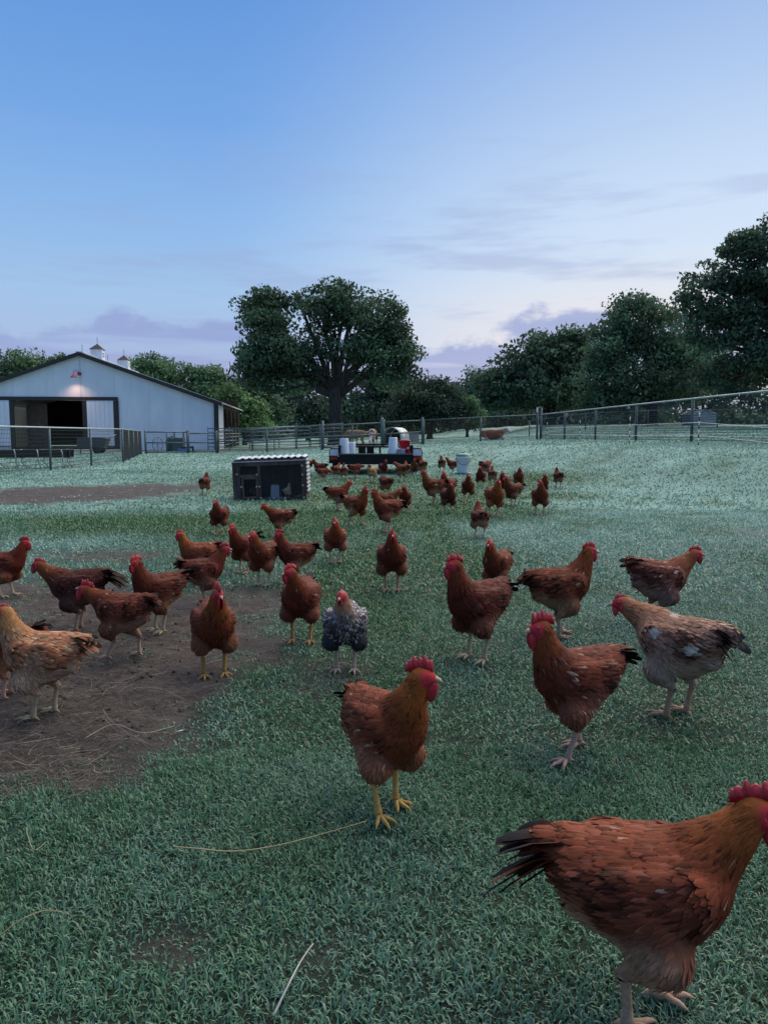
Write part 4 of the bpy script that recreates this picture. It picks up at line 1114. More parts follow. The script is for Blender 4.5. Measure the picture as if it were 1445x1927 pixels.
# corral panels beyond the back fence
for i, (x0, y0, x1, y1) in enumerate([(-13.0, 56, -9.6, 55), (-9.5, 55, -6.3, 54), (-6.2, 54, -3.0, 54.5), (-11, 62, -6, 61), (-5.9, 61, -2.2, 62)]):
    a3 = np.array([x0, y0, float(gz(x0, y0))]); d = np.array([x1, y1, float(gz(x1, y1))]) - a3
    root = empty('corral_panel', tuple(a3), 0, ('corral panel nearest the barn shed, behind the back fence', 'middle corral panel behind the back fence', 'corral panel nearest the oak trunk', 'farther corral panel behind the barn-side ones', 'farther corral panel left of the oak trunk')[i], 'panel', 'corral panels behind the back fence')
    for z in np.linspace(.25, 1.6, 6): MB().tube([(0, 0, z), tuple(d + [0, 0, z])], .03, 6).build('panel_rail', M_PALEPIPE if i % 2 else M_PIPE, root, True)
    for t in (0, .5, 1): MB().tube([tuple(d * t + [0, 0, 0]), tuple(d * t + [0, 0, 1.7])], .035, 6).build('panel_post', M_PIPE, root, True)
# step-in posts with their electric wires inside the right fence
M_BLACKP = plain('black_plastic', (.015, .015, .016), .5); M_WHITEP = plain('white_plastic', (.70, .70, .70), .45, 0, .06)
sp_pts = []
for i, (u, v) in enumerate([(1033, 828), (1095, 831), (1190, 838), (1321, 845)]):
    Y = (38, 32, 25, 20.5)[i]; x = (u - PW / 2) / FPX * Y - .15; z = float(gz(x, Y)); sp_pts.append(np.array([x, Y, z]))
    root = empty('step_in_post', (x, Y, z), 0, ('farthest black and white striped step-in post by the corner post', 'second striped step-in post from the corner post', 'third striped step-in post from the corner post', 'nearest and tallest striped step-in post on the right')[i], 'post', 'striped electric fence posts')
    for k in range(8): MB().tube([(0, 0, k * .115 - .03), (0, 0, k * .115 + .085)], .016, 6).build('stripe', M_WHITEP if k % 2 else M_BLACKP, root, True)
sp_pts.append(np.array([9.2, 13.0, float(gz(9.2, 13.0))]))
for z, lab in ((.28, 'lower white electric wire strung along the right fence'), (.62, 'upper white electric wire strung along the right fence')):
    tag(MB().tube([tuple(p + [0, 0, z]) for p in sp_pts], .006, 5).build('electric_wire', M_WHITEP, None, True), lab, 'wire', 'electric wires')

# ================================================================== cattle and the things beyond the fence
COWM = colmat('cow_hide', .8, .15, tint=True)
def cow(label, loc, rz, s, red, lying=False, white=True, head_down=False):
    pr = []
    def add(a, b, ra, rb, sc=(1, 1, 1), z=0): pr.append((np.array(a, float), np.array(b, float), ra, rb, sc, z, np.zeros(3)))
    dz = -.52 if lying else 0
    add((-.70, 0, 1.02 + dz), (-.2, 0, .98 + dz), .27, .33, (1, 1.12, 1)); add((-.2, 0, .98 + dz), (.45, 0, 1.0 + dz), .34, .31, (1, 1.15, 1)); add((-.1, 0, .86 + dz), (.35, 0, .86 + dz), .30, .28)
    hx, hz = (1.05, .55) if head_down else (1.0, 1.22 + dz * .8)
    add((.50, 0, 1.08 + dz), (.85, 0, (1.08 + dz + hz) / 2 + .05), .25, .15); add((.85, 0, (1.08 + dz + hz) / 2 + .05), (hx, 0, hz), .15, .13, z=1)
    add((hx, 0, hz + .02), (hx + .30, 0, hz - .18), .125, .085, z=1)
    for sgn in (1, -1):
        add((hx - .02, sgn * .10, hz + .07), (hx - .06, sgn * .26, hz + .05), .05, .03, z=0)
        for fx, back in ((.48, 0), (-.66, 1)):
            if lying:
                add((fx, sgn * .25, .40), (fx + (.3 if not back else .25), sgn * .36, .12), .13, .085); add((fx + .28, sgn * .36, .12), (fx - .05, sgn * .40, .07), .08, .055, z=1)
            else:
                add((fx, sgn * .17, .85), (fx + (-.02 if not back else .03), sgn * .17, .48), .15 if back else .11, .075)
                add((fx + (-.02 if not back else .03), sgn * .17, .48), (fx - (.07 if back else 0), sgn * .17, .30), .07, .055); add((fx - (.07 if back else 0), sgn * .17, .30), (fx, sgn * .17, .03), .05, .06, z=1)
    add((-.95, 0, 1.15 + dz), (-.99, 0, .55 + dz * .6), .035, .03)
    V, Q = blob_mesh(pr, .035, .09)
    D, W = prim_weights(V, pr, .05)
    wz = W @ np.array([[p[5]] for p in pr], float)
    blot = (fbm(V[:, 0] * 2.3 + 7 * s, V[:, 2] * 2.3 + V[:, 1] * 2, 3) > .60).astype(float)[:, None] if white == 'blotch' else 0
    wz = np.clip(wz + (np.clip((.50 + dz - V[:, 2:3]) / .1, 0, 1) if white is True and not lying else 0) + blot, 0, 1) if white else wz * 0
    c = np.array(red) * (1 - wz) + np.array((.50, .46, .42)) * wz
    root = empty('cow', loc, rz, label, 'cow', 'cattle beyond the fence'); root.scale = (s, s, s)
    o = link('body', np_mesh('cow_body', V, Q, COWM, c), root); o['tint'] = [1., 1., 1.]
    for sgn in (1, -1): MB().lathe([(.001, -.012), (.014, 0), (.001, .012)], 8, (hx + .10, sgn * .115, hz - .01)).build('eye', M_EYE, root, True)
    MB().lathe([(.07, 0), (.088, .03), (.06, .06)], 10, (hx + .30, 0, hz - .20), Matrix.Rotation(R(110), 3, 'Y')).build('muzzle', plain('muzzle', (.25, .15, .13), .5), root, True)
p = gbase(926, 45.5); cow('red cow with a white face lying behind the back fence', p, R(-12), .80, (.21, .066, .036), lying=True)
p = gbase(668, 52); cow('tan cow standing behind the gate left of the red and white cow', p, R(165), .82, (.24, .15, .10), white=False, head_down=True)
p = gbase(702, 49); cow('red and white cow standing behind the gate by the metal hut', p, R(-100), .80, (.15, .055, .036), white='blotch', head_down=True)
p = gbase(1056, 75); cow('black cow far off beyond the right fence', p, R(10), .85, (.022, .02, .02), white='blotch', head_down=True)
# arched metal hut
h0 = gbase(744, 47)
hut = empty('calf_hut', h0, R(-18), 'arched metal calf hut with a dark open end', 'hut')
def arch(r0, r1, y0, y1, n=18, zs=.45):
    m = MB(); vs, fs = [], []
    for y in (y0, y1):
        for r in (r0, r1):
            for i in range(n + 1):
                a = math.pi * i / n; vs.append((r * math.cos(a), y, zs + r * math.sin(a)))
            vs += [(-r, y, 0), (r, y, 0)]
    k = n + 3
    def ring(b): return [b + n + 2] + [b + i for i in range(n + 1)] + [b + n + 1]
    r0a, r1a, r0b, r1b = ring(0), ring(k), ring(2 * k), ring(3 * k)
    for i in range(n + 2):
        fs += [(r0a[i], r0a[i + 1], r1a[i + 1], r1a[i]), (r1b[i], r1b[i + 1], r0b[i + 1], r0b[i]), (r1a[i], r1a[i + 1], r1b[i + 1], r1b[i]), (r0b[i], r0b[i + 1], r0a[i + 1], r0a[i])]
    return m.add(vs, fs)
arch(.58, .62, -.9, .9).build('shell', M_PALEPIPE, hut, True)
m = MB(); m.add([(.57 * math.cos(math.pi * i / 16), .85, .45 + .57 * math.sin(math.pi * i / 16)) for i in range(17)] + [(-.57, .85, 0), (.57, .85, 0)], [tuple(range(17)) + (17, 18)]); m.build('end_wall', M_DARKWOOD, hut)
hb = gbase(775, 50)
fb = empty('feed_box', hb, 0, 'pale low box right of the calf hut', 'box'); MB().box((0, 0, .35), (.9, .6, .7)).build('box_body', plain('pale_board', (.30, .27, .23), .8), fb, bevel=.02); MB().box((0, 0, .73), (1.0, .7, .05)).build('lid', M_WOOD, fb)
# grey shed roof far beyond the right fence
sx0 = gbase(1310, 68)
sh = empty('field_shed', sx0, R(8), 'low grey metal shed far beyond the right fence', 'shed')
MB().prism([(-1.1, 0), (1.1, 0), (1.1, 1.0), (0, 1.35), (-1.1, 1.0)], -.9, .9).build('shed_wall', plain('grey_tin', (.36, .38, .40), .5, .3), sh)
for s in (-1, 1): MB().bar((s * 1.25, 0, .97), (0, 0, 1.40), 2.1, .05).build('shed_roof', M_ROOF, sh)
# farther field fence
fence('far field fence beyond the right fence', [(11.5, 60), (26, 48), (34, 40)], 1.2, 4.5, [.3, .6, .9], 0, name='field_fence')
# ================================================================== coop
M_BOARD = plain('weathered_redwood', (.105, .070, .062), .8, 0, .35, 8, .4, .15, streak=(1, 1, .2))
M_GALV = plain('galvanised_sheet', (.40, .43, .47), .5, .35, .15, 5)
c0 = at(510, 941)
CW, CH, CD = 1.215, .66, .72
coop = empty('chicken_coop', (c0.x, c0.y, c0.z), R(1.5), 'low wooden chicken coop with wire front and corrugated roof', 'coop')
coop.rotation_euler = (0, R(-2.0), R(1.5))
W2 = CW / 2
def board(nm, c, d): return MB().box(c, d).build(nm, M_BOARD, coop, bevel=.004)
board('frame_post', (-W2 + .025, 0, CH / 2), (.05, .06, CH)); board('frame_post', (-W2 + .085, -.004, CH / 2 - .02), (.06, .05, CH - .04))
board('frame_post', (W2 - .035, 0, CH / 2), (.07, .06, CH)); board('frame_post', (-W2 + .43, -.004, CH / 2), (.045, .05, CH - .09))
board('frame_post', (-W2 + .03, CD, CH / 2 + .03), (.06, .06, CH + .06)); board('frame_post', (W2 - .03, CD, CH / 2 + .03), (.06, .06, CH + .06))
board('top_beam', (0, -.006, CH - .035), (CW + .01, .05, .07)); board('cross_beam', (-W2 + .25, -.012, .42), (.36, .04, .05)); board('bottom_beam', (-W2 + .24, -.004, .025), (.46, .05, .05))
board('bottom_rail', (.2, .0, .012), (.72, .03, .02)); board('back_beam', (0, CD, .03), (CW, .05, .06)); board('back_beam', (0, CD, CH + .03), (CW, .05, .06))
for s in (-1, 1): board('side_beam', (s * (W2 - .03), CD / 2, CH + .0), (.05, CD, .06)); board('side_beam', (s * (W2 - .03), CD / 2, .03), (.05, CD, .06))
for i in range(9): board('back_plank', (-W2 + .07 + i * .134, CD + .03 + .004 * (i % 2), CH / 2), (.137, .018, CH))
for i in range(6): board('side_plank', (-W2 - .012, .06 + i * .122, CH / 2), (.016, .118, CH))
MB().box((0, -.035, CH + .004), (CW + .05, .03, .015)).build('roof_flashing', M_GALV, coop)
door = empty('coop_door', (0, 0, 0)); door.parent = coop
for c, d in (((-W2 + .155, -.045, .22), (.035, .03, .36)), ((-W2 + .395, -.045, .22), (.035, .03, .36)), ((-W2 + .275, -.045, .385), (.275, .03, .035)), ((-W2 + .275, -.045, .055), (.205, .03, .03))):
    MB().box(c, d).build('door_board', M_BOARD, door, bevel=.004)
# corrugated roof and side sheet: real waves
def corrug(nm, n, length, w, amp, mat, parent, f):
    xs = np.linspace(0, 1, n * 10 + 1); vs, fs = [], []
    for th in (0, .004):
        for e in (0, 1):
            for x in xs: vs.append(f(x, e, amp * math.sin(2 * math.pi * n * x) + th))
    k = len(xs)
    for i in range(k - 1):
        fs += [(i, i + 1, k + i + 1, k + i), (2 * k + i, 3 * k + i, 3 * k + i + 1, 2 * k + i + 1), (i, 2 * k + i, 2 * k + i + 1, i + 1), (k + i, k + i + 1, 3 * k + i + 1, 3 * k + i)]
    o = MB().add(vs, fs).build(nm, mat, parent, True)
corrug('corrugated_roof', 11, CD, CW, .011, M_GALV, coop, lambda x, e, z: (-W2 + .03 + x * (CW + .0), -.02 + e * (CD + .1), CH + .055 + e * .015 + z))
board('roof_batten', (0.02, 0.005, CH + .022), (CW - .03, .04, .036))
corrug('corrugated_side', 9, CH, CD, .007, plain('dull_sheet', (.30, .32, .35), .55, .2, .15), coop, lambda x, e, z: (W2 + .016 + z, .0 + e * CD, .10 + x * (CH - .06)))
m = MB()
for x in np.arange(-W2 + .06, W2 - .05, .025): m.tube([(x, -.03, .02), (x, -.03, CH - .03)], .0012, 3, cap=False)
for z in np.arange(.03, CH - .03, .025): m.tube([(-W2 + .05, -.03, z), (W2 - .04, -.03, z)], .0012, 3, cap=False)
o = m.build('wire_mesh', plain('coop_wire', (.13, .17, .21), .5, .2, .1), coop); o['kind'] = 'stuff'
for x, z in [(-W2 + .065, .46), (-W2 + .40, .445), (-W2 + .13, .245), (-W2 + .385, .24), (-W2 + .435, .24), (W2 - .05, .57), (W2 - .05, .415), (W2 - .05, .235), (-W2 + .45, .05), (.06, .03), (.25, .03), (W2 - .04, .03)]:
    MB().lathe([(.004, -.006), (.0145, -.003), (.0145, .002), (.004, .004)], 10, (x, -.063, z), Matrix.Rotation(R(90), 3, 'X')).build('washer', M_GALV, coop)
fd = coop.matrix_basis @ Vector((.05, .22, 0))
fe = empty('feed_tub', tuple(fd), R(4), 'grey upright feeder standing inside the coop', 'feeder')
MB().box((0, 0, .14), (.155, .13, .21), taper=.88).build('tub', plain('grey_plastic', (.30, .32, .36), .5, 0, .06), fe, bevel=.006); MB().box((0, 0, .018), (.26, .20, .03)).build('tray', plain('grey_tray', (.26, .27, .30), .5), fe, bevel=.006)

# ================================================================== utility trailer
t0 = at(707, 894)
TRL = empty('utility_trailer', (t0.x, t0.y + .1, t0.z), R(1.0), 'black utility trailer seen from its tail end', 'trailer')
M_BLKST = plain('black_steel', (.012, .012, .012), .6, .0, .2, 4, 0, .18); M_TYRE = plain('tyre_rubber', (.02, .02, .021), .8, 0, .15); M_RIM = plain('wheel_rim', (.45, .46, .48), .35, .7)
M_REDL = plain('tail_light_red', (.32, .012, .016), .2, 0, .1, spec=.7)
tw = 1.0
def tb_(nm, c, d, mat=M_BLKST, par=TRL, bv=.006): return MB().box(c, d).build(nm, mat, par, bevel=bv)
tb_('deck', (0, 1.5, .46), (2 * tw, 3.0, .05)); tb_('tail_board', (0, -.02, .42), (2 * tw, .06, .27)); tb_('tail_sill', (0, -.06, .565), (2 * tw + .04, .06, .04), plain('worn_green_steel', (.05, .075, .06), .5))
for s in (-1, 1):
    tb_('side_rail', (s * (tw - .02), 1.5, .78), (.05, 3.0, .05)); tb_('corner_post', (s * (tw - .02), .0, .68), (.07, .07, .26)); tb_('side_rail', (s * (tw - .02), 1.5, .55), (.04, 3.0, .12))
    for y in (1.0, 2.0, 2.98): tb_('rail_post', (s * (tw - .02), y, .66), (.04, .04, .24))
    w = empty('wheel', (s * (tw + .14), 1.35, .33)); w.parent = TRL
    MB().lathe([(.19, -.09), (.30, -.10), (.33, -.07), (.33, .07), (.30, .10), (.19, .09)], 28, (0, 0, 0), Matrix.Rotation(R(90), 3, 'Y'), cap=False).build('tyre', M_TYRE, w, True)
    MB().lathe([(.02, -.05), (.19, -.07), (.20, 0), (.19, .07), (.02, .05)], 20, (0, 0, 0), Matrix.Rotation(R(90), 3, 'Y')).build('rim', M_RIM, w, True)
    # fender box with lamp and reflective plate, standing just outside the bed
    f = empty('fender', (s * (tw + .15), .35, 0)); f.parent = TRL
    MB().prism([(-.14, .30), (.14, .30), (.14, .66), (.10, .72), (-.10, .72), (-.14, .66)], 0, 1.9).build('fender_box', M_BLKST, f, bevel=.008)
    MB().box((0, -.012, .60), (.23, .015, .17)).build('white_plate', plain('reflective_plate', (.62, .66, .74), .3), f, bevel=.004)
    MB().box((0, -.018, .44), (.21, .03, .10)).build('tail_light', M_REDL, f, bevel=.008)
tb_('front_rail', (0, 2.98, .78), (2 * tw, .05, .05)); tb_('cross_rail', (-.02, .5, .755), (2.0, .05, .05))
for x in (-.35, .12): tb_('rail_post', (x, .5, .62), (.05, .05, .26))
tb_('axle', (0, 1.35, .33), (2.2, .07, .07)); tb_('tongue', (0, 3.7, .42), (.09, 1.5, .10))
for x in (-.7, -.45): tb_('toolbox', (x + .3, 2.4, .62), (.22, .22, .28))
def onT(x, y, z=.487): return tuple(TRL.matrix_basis @ Vector((x, y, z)))
M_TUB = plain('white_tub_plastic', (.66, .69, .76), .4, 0, .05, 3)
def tub(nm, lab, x, y, r0, r1, h, mat=M_TUB, grp='buckets on the trailer', lip=True):
    o = empty(nm, onT(x, y), 0, lab, 'bucket', grp)
    MB().lathe([(r0, .02), (r0 * .99, .05), (r1, h - .02), (r1 * .97, h), (r1 * .5, h + .001)], 28, cap=True).build('tub_wall', mat, o, True)
    if lip: MB().lathe([(r0 + .012, 0), (r0 + .03, .008), (r0 + .028, .022), (r0 + .002, .022)], 28).build('rim', mat, o, True)
    return o
tub('upturned_tub', 'tall white tub upside down on the left of the trailer', -.86, .22, .155, .115, .50)
tub('upturned_tub', 'short white tub beside the tall one on the trailer', -.655, .30, .11, .095, .40)
tub('upturned_tub', 'tall white tub upside down near the red bucket on the trailer', .48, .20, .155, .115, .53)
rb = empty('red_bucket', onT(.80, .30), 0, 'red plastic bucket at the right end of the trailer', 'bucket', 'buckets on the trailer')
M_REDB = plain('red_bucket_plastic', (.52, .016, .03), .35, 0, .08)
MB().lathe([(.12, 0), (.125, .02), (.150, .42), (.160, .42), (.160, .455), (.142, .455), (.115, .03)], 28, cap=False).build('bucket_wall', M_REDB, rb, True)
MB().lathe([(.001, .012), (.118, .012)], 28, cap=False).build('bucket_floor', M_REDB, rb)
MB().tube([(.165 * math.cos(a), -.02 - .13 * math.sin(a), .40 - .20 * math.sin(a)) for a in np.linspace(0, math.pi, 12)], .005, 6).build('handle', M_PALEPIPE, rb, True)
MB().lathe([(.03, -.004), (.03, .004)], 12, (.09, -.150, .24), Matrix.Rotation(R(90), 3, 'X')).build('round_label', M_WHITEP, rb)
cb_ = empty('carton', onT(.70, .06), R(6), 'small printed carton in front of the red bucket', 'box')
MB().box((0, 0, .11), (.20, .11, .20)).build('carton_wall', plain('printed_carton', (.36, .30, .42), .6, 0, .5, 25), cb_, bevel=.004); MB().box((0, 0, .213), (.205, .115, .008)).build('carton_lid', M_WHITEP, cb_)

# ================================================================== big waterer with green lid
w0 = at(871, 892)
wt = empty('poultry_waterer', tuple(w0), 0, 'white bucket waterer with a green lid right of the trailer', 'waterer')
M_GRN = plain('green_plastic', (.025, .15, .10), .35, 0, .1)
MB().lathe([(.15, .03), (.155, .05), (.195, .44), (.215, .45), (.215, .475), (.19, .475)], 32).build('bucket', M_TUB, wt, True)
MB().lathe([(.205, .476), (.20, .50), (.16, .54), (.08, .57), (.03, .575), (.03, .605), (.001, .607)], 32).build('lid', M_GRN, wt, True)
MB().lathe([(.20, 0), (.215, .012), (.20, .045), (.15, .035)], 32).build('drinking_tray', M_GRN, wt, True)
MB().tube([(.205 * math.cos(a), -.215 * math.sin(a) - .01, .46 - .20 * math.sin(a) + .0 * a) for a in np.linspace(0.05, math.pi - .05, 16)], .006, 6).build('handle', M_BLACKP, wt, True)

# ================================================================== left side: feed bunk, cart, cans
f0 = at(40, 884)
fk_ = empty('feed_bunk', (f0.x - .2, f0.y + 1.2, float(gz(f0.x, f0.y + 1.2))), R(3), 'black feed trough on pale bent legs behind the left fence', 'trough')
MB().add([(x, y, z) for x in (-1.5, 1.35) for y, z in ((-.25, .62), (-.18, .36), (.18, .36), (.25, .62), (.21, .62), (.15, .40), (-.15, .40), (-.21, .62))],
         [(i, (i + 1) % 8, 8 + (i + 1) % 8, 8 + i) for i in range(8)] + [tuple(range(8))[::-1], tuple(range(8, 16))]).build('trough', M_BLACKP, fk_)
for x in (-1.2, -.45, .3, 1.1):
    for s in (-1, 1): MB().tube([(x, s * .26, .64), (x + .05, s * .30, .45), (x + .02, s * .22, .20), (x + .16, s * .34, .0)], .022, 7).build('leg', M_PALEPIPE, fk_, True)
k0 = gbase(178, 46)
ct = empty('dump_cart', k0, R(5), 'dark dump cart with raised handles in front of the right barn door', 'cart')
MB().prism([(-.85, .42), (.72, .32), (.95, .92), (.65, .98), (-.80, .98)], -.45, .45).build('tub', plain('dark_cart_paint', (.05, .052, .058), .5), ct, bevel=.02)
for s in (-1, 1):
    MB().tube([(.7, s * .3, .85), (1.0, s * .3, .95), (1.3, s * .3, 1.16)], .025, 7).build('handle', M_PALEPIPE, ct, True)
    MB().lathe([(.10, -.05), (.22, -.06), (.25, 0), (.22, .06), (.10, .05)], 18, (.35, s * .50, .25), Matrix.Rotation(R(90), 3, 'X')).build('wheel', M_TYRE, ct, True)
MB().tube([(-.75, 0, .0), (-.75, 0, .45)], .03, 6).build('stand', M_PIPE, ct)
for u, nm, lab, Y in ((327, 'water_tank', 'dark green round tank behind the barn gate', 51), (339, 'water_tank', 'grey-green square tank beside the round one behind the barn gate', 50)):
    k1 = gbase(u, Y); tk = empty(nm, k1, 0, lab, 'tank', 'tanks by the barn')
    if u == 327: MB().lathe([(.36, 0), (.44, .1), (.45, .75), (.38, .95), (.12, 1.0), (.12, 1.07)], 24).build('tank_wall', plain('dark_green_tank', (.035, .06, .06), .5), tk, True)
    else:
        MB().box((0, 0, .48), (.72, .6, .95)).build('tank_wall', plain('grey_green_tank', (.06, .085, .09), .5), tk, bevel=.04)
        MB().box((0, -.31, .80), (.72, .03, .06)).build('lip', M_PIPE, tk); MB().tube([(-.3, 0, .9), (-.3, 0, 1.28)], .05, 8).build('pipe', M_PIPE, tk); MB().tube([(.3, 0, .9), (.3, 0, 1.32)], .05, 8).build('pipe', M_PIPE, tk)
k2 = gbase(348, 48.5); bt = empty('blue_tray', k2, 0, 'bright blue trough with a dark board beside the tanks', 'trough')
MB().box((-.05, 0, .12), (.62, .4, .22), taper=1.08).build('tray', plain('blue_plastic', (.02, .13, .34), .4), bt, bevel=.02); MB().bar((-.3, .25, .26), (.55, .25, .36), .04, .12).build('board', M_DARKWOOD, bt); MB().box((.52, .22, .18), (.10, .12, .36)).build('block', M_DARKWOOD, bt)
k3 = gbase(299, 46.5); cw_ = empty('hose_wheel', k3, R(60), 'thin upright wheel leaning by the barn gate post', 'wheel')
cw_.location.z += .50; MB().tube([(.42 * math.cos(a), 0, .42 * math.sin(a) + .05) for a in np.linspace(0, 2 * math.pi, 25)], .022, 6).build('hoop', M_PIPE, cw_, True); MB().tube([(0, 0, -.50), (0, 0, .05)], .02, 6).build('stand', M_PIPE, cw_)
for a in range(4): MB().bar((-.42 * math.cos(a * math.pi / 4), 0, .05 - .42 * math.sin(a * math.pi / 4)), (.42 * math.cos(a * math.pi / 4), 0, .05 + .42 * math.sin(a * math.pi / 4)), .012).build('spoke', M_PIPE, cw_)
